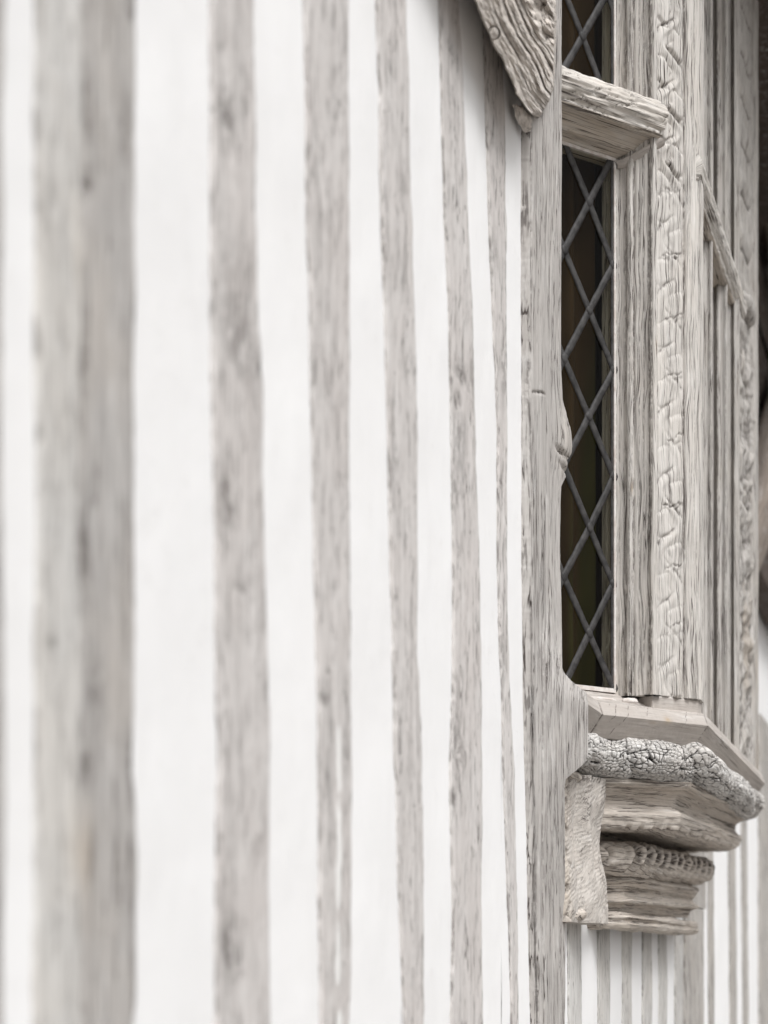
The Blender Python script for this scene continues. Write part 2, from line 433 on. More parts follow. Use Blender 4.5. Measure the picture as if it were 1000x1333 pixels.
ext = lambda v: [(v, -400), (v, 1500)]
studs = [
 dict(L=ext(-95), R=[(8, 0), (5, 300), (5, 700), (9, 1000), (9, 1100), (6, 1333)], mat='dark_stud', gk=.75, seed=1, step=.02),
 dict(L=[(51, 0), (52, 650), (50, 1000), (46, 1333)], R=[(108, 0), (109, 240), (104, 520), (104, 760), (107, 820), (107, 1333)], mat='edge_stud', gk=.75, seed=2, step=.012,
      marks=[(67, 840, 7, 10, .9, 1), (100, 1100, 9, 60, .3, 2), (104, 330, 8, 60, .25, 2), (70, 300, 20, 60, .35, 1)],
      label='paler left half of the widest blurred timber pair'),
 dict(L=[(109, 0), (110, 240), (105, 520), (105, 760), (108, 820), (108, 1333)], R=[(180, 0), (178, 200), (176, 600), (176, 1000), (180, 1130), (177, 1333)], mat='dark_stud', gk=.7, seed=12, step=.012,
      marks=[(172, 15, 6, 14, .9, 1), (115, 240, 6, 14, .9, 1), (112, 120, 5, 60, .7, 1), (110, 480, 6, 50, .9, 1), (110, 720, 6, 70, .9, 1), (172, 990, 6, 50, .9, 1), (114, 1000, 7, 30, .9, 1), (125, 900, 12, 50, .5, 1), (112, 1110, 10, 60, .3, 2), (165, 170, 10, 60, .5, 1)],
      label='darker right half of the widest blurred timber pair'),
 dict(L=[(278, 0), (278, 150), (279, 400), (282, 600), (285, 800), (288, 1000), (284, 1200), (284, 1333)],
      R=[(332, 0), (334, 200), (337, 400), (343, 475), (345, 650), (350, 850), (353, 950), (350, 1100), (354, 1333)], mat='stud', gk=0.6, seed=3, step=.008,
      marks=[(297, 150, 12, 50, .75, 1), (290, 60, 8, 30, .5, 1), (312, 430, 24, 90, .6, 1), (340, 480, 4, 12, 1, 1), (296, 650, 12, 40, .85, 1), (312, 765, 7, 8, .8, 1), (300, 1240, 12, 40, .8, 1), (348, 900, 4, 30, .6, 1)],
      label='grey stud pitted with dark patches all the way up'),
 dict(L=[(399, 0), (401, 150), (404, 300), (408, 500), (412, 700), (416, 900), (419, 1050), (420, 1333)],
      R=[(455, 0), (455, 200), (456, 400), (457, 700), (457, 900), (460, 1000), (458, 1200), (456, 1333)], mat='stud', gk=0.5, seed=4, step=.007,
      marks=[(424, 905, 7, 16, .9, 1), (452, 985, 5, 26, .6, 1), (441, 990, 4, 50, 1, 0), (441, 1120, 5, 90, 1, 0), (440, 1240, 5, 60, .9, 0), (443, 1330, 5, 20, 1, 0)],
      label='grey stud streaked with white plaster near its foot'),
 dict(L=[(493, 0), (496, 100), (499, 250), (505, 450), (508, 600), (512, 750), (515, 900), (518, 1050), (524, 1200), (528, 1333)],
      R=[(529, 0), (533, 100), (536, 250), (540, 400), (545, 550), (545, 700), (545, 850), (549, 950), (552, 1100), (553, 1333)], mat='stud', gk=0.42, seed=5, step=.006),
 dict(L=[(574, 0), (577, 150), (581, 280), (586, 400), (588, 480), (590, 600), (592, 750), (592, 900), (588, 1030), (592, 1200), (590, 1333)],
      R=[(597, 0), (603, 90), (607, 200), (613, 330), (617, 420), (620, 550), (624, 700), (627, 850), (629, 1000), (628, 1150), (629, 1333)], mat='stud', gk=0.38, seed=6, step=.005, nf=24,
      marks=[(597, 525, 4, 14, 1, 1), (602, 490, 8, 14, .8, 1), (600, 580, 7, 40, .6, 1), (594, 640, 6, 40, .5, 1), (588, 130, 8, 40, .3, 1), (597, 980, 10, 40, .7, 1), (591, 1040, 4, 16, .8, 1), (616, 500, 4, 40, .5, 1)],
      label='grey stud with a black pit halfway up its left side'),
 dict(L=[(630, -40), (632, 40), (635, 150), (639, 280), (645, 430), (650, 560), (650, 700), (652, 820), (656, 950), (660, 1080), (665, 1200), (668, 1333)],
      R=[(652, 0), (654, 80), (658, 150), (660, 280), (660, 380), (661, 560), (661, 700), (662, 820), (665, 900), (670, 1000), (672, 1100), (674, 1200), (676, 1333)], mat='stud', gk=0.33, seed=7, step=.005, nf=20,
      marks=[(652, 640, 4, 24, .9, 1), (656, 480, 4, 50, .5, 1), (655, 860, 4, 30, .7, 1)],
      label='thin leaning stud running up behind the brown brace'),
]
edges = []
for sdz in studs:
    kw = dict(sdz); L = kw.pop('L'); R = kw.pop('R'); mat = kw.pop('mat')
    edges.append(upright('stud', L, R, mat, **kw)[1:])
# studs nearer than the frame, for a step back along the wall
for yc_, sd_ in ((1.16, 21), (.73, 22)):
    Z = np.array([GZ, TOPZ])
    P = np.array([[(-.04, yc_ - .09, z), (.006, yc_ - .09, z), (.006, yc_ + .09, z), (-.04, yc_ + .09, z)] for z in Z])
    grid('stud', P, 'edge_stud', wall)

# the studs beneath and beyond the oriel
under = [(741, 757, 1), (780, 794, 2), (812, 822, 3), (838, 848, 4), (859, 868, 5), (880, 889, 6)]
for a, b, k_ in under:
    upright('stud', ext(a), [(b, -400), (b + 1, 1500)], 'edge_stud', seed=30 + k_, step=.012, nf=8, z1=.16, wob=1.2)
for a, b, k_ in ((923, 930, 1), (950.5, 959, 2), (967.5, 974, 3)):
    upright('stud', [(a - 2, 1000), (a + 1, 1333)], [(b - 2, 1000), (b + 1, 1333)], 'far', seed=40 + k_, step=.03, nf=6, wob=1.5)

# ------------------------------------------------------------------ main post with knot and jowl
def main_post():
    xf = .022
    Lp = [(680, -60), (679, 150), (678, 300), (679, 500), (679, 700), (681, 900), (684, 1050), (687, 1200), (690, 1333)]
    Rp = [(732, -60), (732, 180), (731, 300), (731, 470), (733, 520), (737, 545), (743, 562), (744, 575), (741, 590), (735, 600), (737, 612), (736, 622), (731, 634), (731, 700), (732, 880), (735, 888), (746, 905), (757, 918), (764, 927), (766, 945), (766, 1003), (763, 1012), (752, 1018), (738, 1025), (736, 1035), (736, 1333)]
    c = lambda E, x: sorted((zz(Y, x, yw(p, x)), yw(p, x)) for p, Y in E)
    l = np.array(c(Lp, 0)); r_ = np.array(c(Rp, xf))
    z_lo, z_hi = zz(1350, 0, 4.6), zz(-30, 0, 4.6)
    Z = zlevels(z_lo, z_hi, .0024)
    YL = np.interp(Z, l[:, 0], l[:, 1]); YR = np.interp(Z, r_[:, 0], r_[:, 1])
    YL += .002 * fbm(Z * 12, .3, 0, 4, 3) + .0008 * pn(Z * 90, .1)
    YR += .0035 * fbm(Z * 10, .7, 0, 4, 5) + .0010 * pn(Z * 90, .9)
    nf = 76
    s = np.linspace(0, 1, nf)
    n = len(Z)
    P = np.zeros((n, nf + 7, 3))
    r = .006
    zc = Z[:, None]
    sidefade = sstep(.75, 1.05, Z)            # the bevelled side dies out lower down
    P[:, 0, 0] = -.05; P[:, 0, 1] = YL
    P[:, 1, 0] = .001; P[:, 1, 1] = YL
    P[:, 2, 0] = xf * .5; P[:, 2, 1] = YL + .003
    P[:, 3, 0] = xf - .004; P[:, 3, 1] = YL + .006 + (1 - sidefade) * .01
    for j, ss in enumerate(s):
        P[:, 4 + j, 0] = xf; P[:, 4 + j, 1] = YL + .010 + (YR - YL - .010 - r) * ss
    P[:, nf + 4, 0] = xf - .3 * r; P[:, nf + 4, 1] = YR - .3 * r
    P[:, nf + 5, 0] = xf - r; P[:, nf + 5, 1] = YR
    P[:, nf + 6, 0] = -.16; P[:, nf + 6, 1] = YR
    P[..., 2] = zc
    y, z = P[..., 1].copy(), P[..., 2]
    face = np.zeros(nf + 7); face[3:-2] = 1
    # jowl towards the oriel: the post thickens where it meets the sill
    PXr = np.interp(Z, sorted(zz(Y_, xf, yw(p_, xf)) for p_, Y_ in Rp), [p_ for _, p_ in sorted((zz(Y_, xf, yw(p_, xf)), p_) for p_, Y_ in Rp)])
    ext_ = np.clip((PXr - 738) / 28, 0, 1)[:, None]
    sx = (y - YL[:, None]) / (YR - YL)[:, None]
    ang = np.tan(TH - np.arctan(((500 + F * np.tan(TH - np.arctan((1 - xf) / y))) - 500) / F))
    jl = np.clip((y - yw(697, xf)) / (yw(766, xf) - yw(697, xf)), 0, 1) * sstep(zz(800, xf, 4.75), zz(925, xf, 4.75), z) * sstep(zz(1230, xf, 4.75), zz(1000, xf, 4.75), z)
    dX = .080 * jl
    P[..., 0] += dX
    P[..., 1] = np.where(jl > 0, (1 - xf - dX) / ang, P[..., 1])
    P[:, nf + 6, 0] = -.16; P[:, nf + 6, 1] = np.minimum(P[:, nf + 6, 1], 4.80)
    # knot
    yk, zk = yw(735, xf), zz(578, xf, yw(735, xf))
    dk = np.hypot((y - yk) / .11, (z - zk) / .085)
    P[..., 0] += .012 * gauss(dk, .8) * face
    yk2, zk2 = yw(729, xf), zz(597, xf, yw(735, xf))
    P[..., 0] -= .012 * gauss(np.hypot((y - yk2) / .05, (z - zk2 - .002) / .008), 1) * face
    P[..., 0] -= .008 * gauss(np.hypot((y - yk) / .07, (z - zk + .07) / .008), 1) * face
    zrel = np.where(face > 0, 1, 0)
    P[..., 0] += (.0012 * fbm(y * 60, z * 3, 0, 4, 8) + .002 * fbm(y * 14, z * 2.5, 0, 3, 9)) * zrel
    # long seams
    Wx = np.zeros(P.shape)
    seam = lambda ypx, wv, z0_, z1_, d, wd: (gauss(y - (yw(ypx, xf) + .02 * wv * fbm(z * 1.7, ypx, 0, 3, 4)), wd) * sstep(z0_ - .05, z0_ + .05, z) * (1 - sstep(z1_ - .05, z1_ + .05, z)), d)
    for m, d in (seam(693, 1, .9, 2.7, 1, .008), seam(708, 2, -.5, .85, 1, .009), seam(701, 1.5, -.5, .3, .8, .007), seam(721, 1.2, -.5, .45, .8, .006), seam(714, 2, .4, 1.0, .6, .004)):
        P[..., 0] -= .006 * d * m * zrel
        Wx[..., 1] = np.maximum(Wx[..., 1], .75 * d * m)
    # crack above the knot
    cz = zk + .040 + .25 * (y - yw(700, xf)) - .5 * (y - yw(703, xf)) ** 2
    m = gauss(z - cz - .004 * pn(y * 60, 0), .0035) * sstep(yw(693, xf), yw(694, xf), y) * (1 - sstep(yw(707, xf), yw(712, xf), y))
    Wx[..., 1] = np.maximum(Wx[..., 1], m); P[..., 0] -= .004 * m * zrel
    m = gauss(np.hypot((y - yw(733, xf)) / .03, (z - zk2) / .008), 1)
    Wx[..., 1] = np.maximum(Wx[..., 1], .7 * m)
    # grain bends round the knot and leans in the upper half
    dz = z - zk
    bend = gauss(dz, .14) * sstep(YL[:, None].mean() + .05, yk, y)
    G = np.stack([(y - .055 * bend + .035 * np.sin(z * 1.9) * sstep(.8, 2.2, z)) * .36, P[..., 0] * .3, z], -1)
    G[..., 2] += .25 * gauss(dk, .9)
    Wx[..., 2] = .14 * gauss(dk, 1.0)
    o = grid('post', P, 'post', wall, G, Wx)
    o['label'] = 'silvery upright post with a knot bulging into the leaded window'
main_post()

# far post and the one beyond
upright('post', ext(893), [(916, 0), (917, 1500)], 'far', xf=.012, seed=51, step=.01, nf=14, z1=.215, x_side=-.05)
prism('post', [(-.05, 7.28), (.012, 7.28), (.012, 7.83), (-.05, 7.83)][::-1][::-1], .215, TOPZ, 'far', wall)
upright('post', ext(990), ext(1009), 'far', xf=.012, seed=52, step=.03, nf=8, wob=2, z1=1.35)

# ------------------------------------------------------------------ plaster infill, one panel per gap
def panel(y0, y1, z0, z1, seed, fine=False):
    ny = max(3, int((y1 - y0) / .02)); nz = max(3, int((z1 - z0) / .035))
    Y, Z = np.meshgrid(np.linspace(y0, y1, ny), np.linspace(z0, z1, nz))
    X = .0022 * fbm(Y * 5, Z * 4, seed, 3, seed) - .0005
    return grid('plaster_panel', np.stack([X, Y, Z], -1), 'plaster', wall)
bounds = [.3, .73, 1.16]
for i_, (YLs, YRs, Zs) in enumerate(edges):
    if i_ != 2: bounds.append((YLs.mean() + YRs.mean()) / 2)
bounds.append(4.60)
panel(-.5, .73, GZ, TOPZ, 1)
for i in range(1, len(bounds) - 1):
    panel(bounds[i], bounds[i + 1], GZ, TOPZ, i + 1)
ub = [4.60] + [yw((a + b) / 2) for a, b, _ in under] + [7.58]
for i in range(len(ub) - 1): panel(ub[i], ub[i + 1], GZ, .30, 20 + i)
fb = [7.58, yw(926), yw(954.5), yw(970.5), yw(999), 12.6, 14.5]
for i in range(len(fb) - 1): panel(fb[i], fb[i + 1], GZ, TOPZ, 30 + i)

# ------------------------------------------------------------------ curved brace on the wall
def brace():
    L = np.array([(250, -1000), (330, -760), (420, -540), (500, -330), (555, -180), (592, -75), (617, 0), (630, 32), (638, 50), (653, 77), (664, 102), (672, 122), (684, 139), (695, 151)], float)
    R = np.array([(390, -1040), (470, -800), (550, -570), (620, -350), (672, -180), (706, -75), (723, 0), (725, 25), (724, 42), (724, 62), (722.5, 86), (721.5, 112), (716, 130), (702, 153)], float)
    t = np.linspace(0, 1, len(L)); T = np.linspace(0, 1, 820)
    def ci(a):   # smoothed interpolation
        v = np.interp(T, t, a); k = np.ones(11) / 11
        return np.convolve(np.concatenate([np.full(5, v[0]), v, np.full(5, v[-1])]), k, 'valid')
    lx, ly, rx, ry = ci(L[:, 0]), ci(L[:, 1]), ci(R[:, 0]), ci(R[:, 1])
    ns = 190
    s = np.linspace(0, 1, ns)
    PX = lx[:, None] + (rx - lx)[:, None] * s; PY = ly[:, None] + (ry - ly)[:, None] * s
    wpx = (rx - lx)[:, None]
    c = PX - lx[:, None]                          # distance from the left edge, parallel to it
    tl = PY                                       # along, in picture units
    c = c - .25 * 0
    jag = 2.2 * fbm(tl * .06, 1.1, 0, 3, 3)
    cw = c + 2.6 * fbm(tl * .012, c * .006, 0, 2, 5) + .7 * fbm(tl * .10, c * .05, 2, 2, 6)
    h = .050 + .012 * sstep(0, 40, c)
    wxr = np.zeros(c.shape)
    for cc, d, wd, am in ((9, .004, 1.0, .5), (22, .009, 1.3, .9), (37, .016, 1.8, 1), (43, .006, .9, .5), (53, .014, 2.0, .9), (60, .006, 1.0, .6)):
        on = sstep(-.45, -.1, pn(tl * .022, cc * 3.3, 0, 5)) if am < 1 else 1
        gm = gauss(cw - cc, wd) * on
        d = d * .6
        d = d * .7
        h = h - d * gm + d * .5 * gauss(cw - cc + 5, 3.5) * on
        wxr = np.maximum(wxr, am * gauss(cw - cc, wd * .5) * on)
    m = sstep(61, 68, cw)
    f1, f2 = worley(c * .07 + .5 * fbm(tl * .05, c * .05, 0, 2, 2), tl * .045, 4)
    lump = fbm(c * .05, tl * .04, 4, 2, 11)
    h = h + m * (.016 * lump + .010 * np.clip(f2 - f1, 0, .5)) + .003 * fbm(c * .12, tl * .02, 0, 3, 2) + .0022 * fbm(c * .45, tl * .09, 0, 3, 12)
    wxr = np.maximum(wxr, m * .8 * gauss(f2 - f1, .05))
    # knot on the left edge
    kd = np.hypot((PX - 643) / 5.5, (PY - 43) / 7)
    h = h + .004 * gauss(kd, .9) - .006 * gauss(np.abs(kd - 1.25), .18)
    wxr = np.maximum(wxr, .6 * gauss(np.abs(kd - 1.25), .16))
    edge_r = sstep(1.0, .965, s)[None, :] * 1.0
    h = h * (0.35 + .65 * sstep(0, .03, s)[None, :]) * (.3 + .7 * edge_r)
    endf = sstep(1.0, .975, T)[:, None]
    h = h * (.35 + .65 * endf)
    base = .022
    X = base + h
    PXj = PX + jag * gauss(c, 3) - 1.5 * (1 - edge_r) * fbm(tl * .09, 3, 0, 3, 8)
    Yp = (1 - X) / np.tan(TH - np.arctan((PXj - 500) / F))
    Zp = (1250 - PY) / F * (Yp * cos(TH) + (1 - X) * sin(TH))
    P = np.stack([X, Yp, Zp], -1)
    # sides returning to the wall
    def back(A, Xn):            # the return to the wall runs straight back from the arris
        pt = TH - np.arctan((1 - A[..., 0]) / A[..., 1]); A = A.copy()
        k_ = (1 - Xn) / (1 - A[..., 0])
        A[..., 1] = A[..., 1] * (1 + (k_ - 1) * 1.02); A[..., 2] = A[..., 2] * k_; A[..., 0] = Xn
        return A
    a = back(P[:, :1], -.01); b = P[:, -1:].copy(); b[..., 0] = -.03
    P = np.concatenate([a, P, b], 1)
    e = back(P[-1:], -.01)
    P = np.concatenate([P, e], 0)
    P[0, :, 0] = -.02
    k = 5.0 / F
    c2 = np.concatenate([c[:, :1], c, c[:, -1:]], 1); c2 = np.concatenate([c2, c2[-1:]], 0)
    al = np.concatenate([tl[:, :1], tl, tl[:, -1:]], 1); al = np.concatenate([al, al[-1:]], 0)
    G = np.stack([c2 * k * 1.0 + 7, P[..., 0] * .6, al * k * 1.1], -1)
    Wx = np.zeros(P.shape); Wx[:-1, 1:-1, 1] = wxr
    o = grid('brace', P, 'brace', wall, G, Wx)
    o['label'] = 'brown splintered curved brace running up from the post'
    # split splinter just below the foot of the brace
    T2 = np.linspace(0, 1, 60); s2 = np.linspace(0, 1, 24)
    l2 = np.interp(T2, [0, .4, .7, 1], [677, 681, 686, 694]); r2 = np.interp(T2, [0, .3, .8, 1], [681, 690, 697, 697.5])
    y2 = np.interp(T2, [0, 1], [135, 171])
    PX = l2[:, None] + (r2 - l2)[:, None] * s2; PY = y2[:, None] + np.zeros(24)
    x0 = .035
    Yp = (1 - x0) / np.tan(TH - np.arctan((PX - 500) / F)); Zp = (1250 - PY) / F * (Yp * cos(TH) + (1 - x0) * sin(TH))
    X = .016 + .022 * np.sin(pi * s2)[None, :] ** .5 * np.sin(pi * np.clip(T2, .02, 1)) [:, None] ** .4 + .005 * fbm(PX * .3, PY * .05, 0, 3, 4)
    P = np.stack([X, Yp, Zp], -1)
    G = np.stack([PX * k + 3, X, PY * k], -1)
    grid('splinter', P, 'brace', o, G)
    for q in (o,): pass
brace()

# ------------------------------------------------------------------ oriel window
oriel = thing('oriel_window', 'projecting bay window of carved grey oak with leaded panes on a moulded base', 'bay window', (0, 6.1, -.0))
CA = radians(38.5)
U = (sin(CA), cos(CA)); N = (cos(CA), -sin(CA)); O0 = (0.0, 4.886)
def cant(u, wv):            # near canted side: u along, w outward
    return O0[0] + U[0] * u + N[0] * wv, O0[1] + U[1] * u + N[1] * wv
XF = .317
YB, YC = 5.285, 6.95
YM = (YB + YC) / 2
def mirror(pts):            # about the middle of the bay
    return [(x, 2 * YM - y) for x, y in pts]

# plan outline of the base, offset outward by e, with mitred corners
BASE = [(.071, 4.765), (.071, 4.975), (XF, YB), (XF, YC), (.071, 2 * YM - 4.975), (.071, 2 * YM - 4.765)]
def outline(e):
    out = []
    n = len(BASE)
    nr = []
    for i in range(n - 1):
        dx, dy = BASE[i + 1][0] - BASE[i][0], BASE[i + 1][1] - BASE[i][1]
        l = math.hypot(dx, dy); nr.append((dy / l, -dx / l))
    for i in range(n):
        if i == 0: nx, ny = nr[0]; k = 1
        elif i == n - 1: nx, ny = nr[-1]; k = 1
        else:
            ax, ay = nr[i - 1]; bx, by = nr[i]
            nx, ny = ax + bx, ay + by
            k = 1 / (1 + ax * bx + ay * by)
        out.append((BASE[i][0] + nx * k * e, BASE[i][1] + ny * k * e))
    return out, nr
def sweep(name, prof, mat, disp=None, tilt=0.0, counts=(30, 300, 520, 40, 10), m=90, round_=.02, gk=1.0, capz=None, label=None, smoothprof=True):
    """prof: list of (e, z) from top to bottom; swept round the bay base"""
    pr = np.array(prof, float)
    d = np.concatenate([[0], np.cumsum(np.hypot(*np.diff(pr, axis=0).T))])
    q = np.linspace(0, d[-1], m)
    q = np.unique(np.concatenate([q, d])) if not smoothprof else q
    E = np.interp(q, d, pr[:, 0]); Zp = np.interp(q, d, pr[:, 1])
    if smoothprof:
        for _ in range(2):
            E[1:-1] = (E[:-2] + 2 * E[1:-1] + E[2:]) / 4; Zp[1:-1] = (Zp[:-2] + 2 * Zp[1:-1] + Zp[2:]) / 4
    m = len(q)
    fr = []
    for i, c_ in enumerate(counts): fr += list(np.linspace(i, i + 1, c_, endpoint=False))
    fr.append(len(counts)); fr = np.array(fr)
    n = len(fr)
    P = np.zeros((n, m, 3)); NX = np.zeros((n, m, 2)); 
    Bs, nr = outline(0.0); Bs = np.array(Bs)
    Ls = np.hypot(*np.diff(Bs, axis=0).T); cum = np.concatenate([[0], np.cumsum(Ls)])
    Sa = np.interp(fr, np.arange(len(cum)), cum)
    nr = np.array(nr)
    seg = np.minimum(fr.astype(int), len(counts) - 1)
    # blended normals near corners
    nb = np.zeros((n, 2))
    for k in range(len(nr)):
        wgt = np.ones(n) * 0
        a, b = cum[k], cum[k + 1]
        wgt = sstep(a - round_, a + round_, Sa) * (1 - sstep(b - round_, b + round_, Sa)) if 0 < k < len(nr) - 1 else ((1 - sstep(b - round_, b + round_, Sa)) if k == 0 else sstep(a - round_, a + round_, Sa))
        nb += wgt[:, None] * nr[k]
    nb /= np.maximum(np.hypot(nb[:, 0], nb[:, 1])[:, None], 1e-6)
    for j in range(m):
        B = np.array(outline(E[j])[0])
        P[:, j, 0] = np.interp(fr, np.arange(len(B)), B[:, 0]); P[:, j, 1] = np.interp(fr, np.arange(len(B)), B[:, 1]); P[:, j, 2] = Zp[j]
    P[..., 2] += tilt * np.clip((P[..., 1] - 5.0) / 1.9, 0, 1.1)
    dE, dZ = np.gradient(E), np.gradient(Zp); ln = np.hypot(dE, dZ) + 1e-9
    pe, pz = -dZ / ln, dE / ln                     # outward normal of the profile, going down
    s_, q_ = Sa[:, None] + np.zeros(m), q[None, :] + np.zeros((n, 1))
    Wx = np.zeros(P.shape)
    if disp is not None:
        sB, sC = cum[2], cum[3]
        sp = np.where(s_ < sB, s_, np.where(s_ < sC, sB + (s_ - sB) * .30, sB + (sC - sB) * .3 + (s_ - sC)))
        h, Wx = disp(sp, q_ / d[-1], P, Wx, q_)
        P[..., 0] += h * pe * nb[:, :1]; P[..., 1] += h * pe * nb[:, 1:]; P[..., 2] += h * pz
    G = np.stack([q_ * gk + 2, np.zeros_like(q_), (sp if disp is not None else s_) * 1.0], -1)
    for end in (0, -1):
        c_ = P[[end]].copy(); c_[:] = P[end].mean(0); c_[..., 0] = np.maximum(c_[..., 0] - .02, -.2)
        pair = lambda A, r_: np.concatenate([r_, A], 0) if end == 0 else np.concatenate([A, r_], 0)
        G = pair(G, G[[end]]); Wx = pair(Wx, Wx[[end]] * 0); P = pair(P, c_)
    o = grid(name, P, mat, oriel, G, Wx, flip=False)
    if label: o['label'] = label
    return o, cum

# sill ---------------------------------------------------------------
def sill_disp(s, q, P, Wx, qa):
    h = .0010 * fbm(s * 9, qa * 20, 0, 3, 3) + .0005 * fbm(s * 60, qa * 60, 0, 2, 4)
    # mitre joints and drying checks
    for s0, a in ((.21, 1), (.606, .8)):
        Wx[..., 1] = np.maximum(Wx[..., 1], a * gauss(s - s0, .0026)); h -= .003 * gauss(s - s0, .003)
    for i, (s0, l0, l1, sl) in enumerate(((.235, .10, .135, .2), (.262, .10, .15, .35), (.288, .09, .20, .42), (.315, .10, .13, .3), (.334, .10, .24, .45), (.362, .10, .15, .2), (.391, .11, .145, .4), (.41, .10, .17, .5), (.444, .10, .135, .35), (.478, .10, .145, .6), (.52, .10, .14, .4), (.556, .10, .20, .5), (.59, .10, .15, .3), (.655, .12, .19, .1), (.72, .10, .2, .05), (.90, .10, .17, .1))):
        ln = s0 - sl * (qa - .10) + .006 * fbm(qa * 40, i, 0, 3, 3)
        m = gauss(s - ln, .0012) * sstep(l0, l0 + .01, qa) * (1 - sstep(l1 - .01, l1, qa))
        Wx[..., 1] = np.maximum(Wx[..., 1], m * (.9 if i % 3 else .6)); h -= .001 * m
    kn = np.hypot((s - .452) / .014, (qa - .172) / .012)
    Wx[..., 2] = .9 * gauss(kn, .9) + .25 * gauss(np.hypot((s - .40) / .02, (qa - .185) / .005), 1)
    return h, Wx
sill, CUM = sweep('sill', [(-.115, .757), (-.105, .757), (-.025, .712), (.012, .702), (.024, .668), (-.018, .610), (-.10, .606)], 'sill', sill_disp,
      tilt=-.012, counts=(20, 420, 520, 30, 6), m=110, smoothprof=False, gk=1.0, label='smooth newly cut oak sill with drying cracks')

# cracked carved frieze ------------------------------------------------
def frieze_disp(s, q, P, Wx, qa):
    wv = .02 * fbm(s * 7, q * 2, 0, 2, 1)
    swirl = .9 * fbm(s * 9, q * 2.0, 0, 2, 4)
    f1, f2 = worley((s + wv) * 60 + swirl + q * 1.2, qa * 88 + swirl * 2.2, 3, .62)
    ed = f2 - f1
    g1, g2 = worley((s + wv) * 13 + qa * 14, qa * 15, 8)
    ed2 = g2 - g1
    leaf = .032 * np.abs(np.sin((s * 13 - q * 2.4 + .6 * fbm(s * 6, q * 2, 0, 2, 9)))) ** .6 * np.sin(pi * np.clip(q + .1, 0, 1)) - .008
    h = leaf + .007 * fbm(s * 12, q * 3, 0, 2, 5) + .0010 * fbm(s * 60, qa * 60, 0, 3, 6)
    h = h - .006 * gauss(ed, .13) - .010 * gauss(ed2, .04)
    h = h - .012 * gauss(q - .2, .04) * sstep(-.2, .3, pn(s * 9, 1))
    amt = sstep(1.02, .72, q + .22 * pn(s * 12, 3))
    Wx[..., 1] = amt * np.maximum(1.3 * gauss(ed, .12) * sstep(-.55, -.1, pn(s * 13, qa * 20, 0, 7)), 1.2 * gauss(ed2, .05)) + .35 * gauss(np.abs(np.sin(s * 13 - q * 2.4)), .2) * amt
    return h, Wx
sweep('frieze', [(-.06, .612), (-.015, .606), (.006, .585), (.012, .56), (.0, .53), (-.03, .506), (-.075, .497)], 'frieze', frieze_disp, tilt=.012, counts=(60, 620, 900, 40, 6), m=150, label='deeply crazed and blackened carved moulding under the sill')

def eroded(a, b, seed, lines=0.0, pits=0.0, rag=0.0):
    def f(s, q, P, Wx, qa):
        h = a * fbm(s * 5, qa * 14, 0, 3, seed) + b * fbm(s * 16, qa * 60, 0, 4, seed + 1) + b * .5 * fbm(s * 50, qa * 120, 0, 3, seed + 2)
        if rag:
            rg_ = sstep(-.05, .3, fbm(s * 22, q * 2, 0, 3, seed + 8)) * gauss(q - .50, .035)
            h = h - rag * rg_; Wx[..., 1] = np.maximum(Wx[..., 1], .7 * rg_ * sstep(0, .3, pn(s * 60, q * 40)))
            near = gauss(s - .25, .03) * sstep(.0, .3, pn(s * 50, qa * 50, 0, seed))
            h = h - .006 * near; Wx[..., 1] = np.maximum(Wx[..., 1], near)
        if lines:
            for i in range(5):
                qc = .12 + .19 * i + .03 * fbm(s * 4, i * 2.2, 0, 3, seed)
                m = gauss(q - qc - .010 * fbm(s * 40, i, 0, 3, 2), .0075) * sstep(-.1, .15, pn(s * 9, i * 5.1, 0, seed))
                h = h - lines * m; Wx[..., 1] = np.maximum(Wx[..., 1], .8 * m)
        if pits:
            f1, f2 = worley(s * 30, qa * 30, seed)
            pm = sstep(.22, .1, f1) * sstep(.1, .35, pn(s * 7, q * 3, 0, seed + 4))
            h = h - pits * pm; Wx[..., 1] = np.maximum(Wx[..., 1], pm * .8)
        return h, Wx
    return f
sweep('cornice_moulding', [(-.075, .510), (-.028, .503), (-.022, .490), (-.030, .484), (-.060, .474), (-.080, .456), (-.084, .440), (-.074, .424), (-.060, .414), (-.056, .404), (-.062, .392), (-.070, .368), (-.078, .362), (-.13, .362), (-.32, .366)],
      'corbel', eroded(.0035, .0022, 5, .004, 0, .010), tilt=.045, counts=(40, 360, 520, 30, 6), m=120, label='pale hollow moulding with a ragged lower lip')
sweep('recess', [(-.30, .385), (-.32, .36), (-.32, .33), (-.30, .31)], 'corbel', eroded(.006, .004, 15), tilt=.04, counts=(10, 80, 160, 10, 4), m=24)
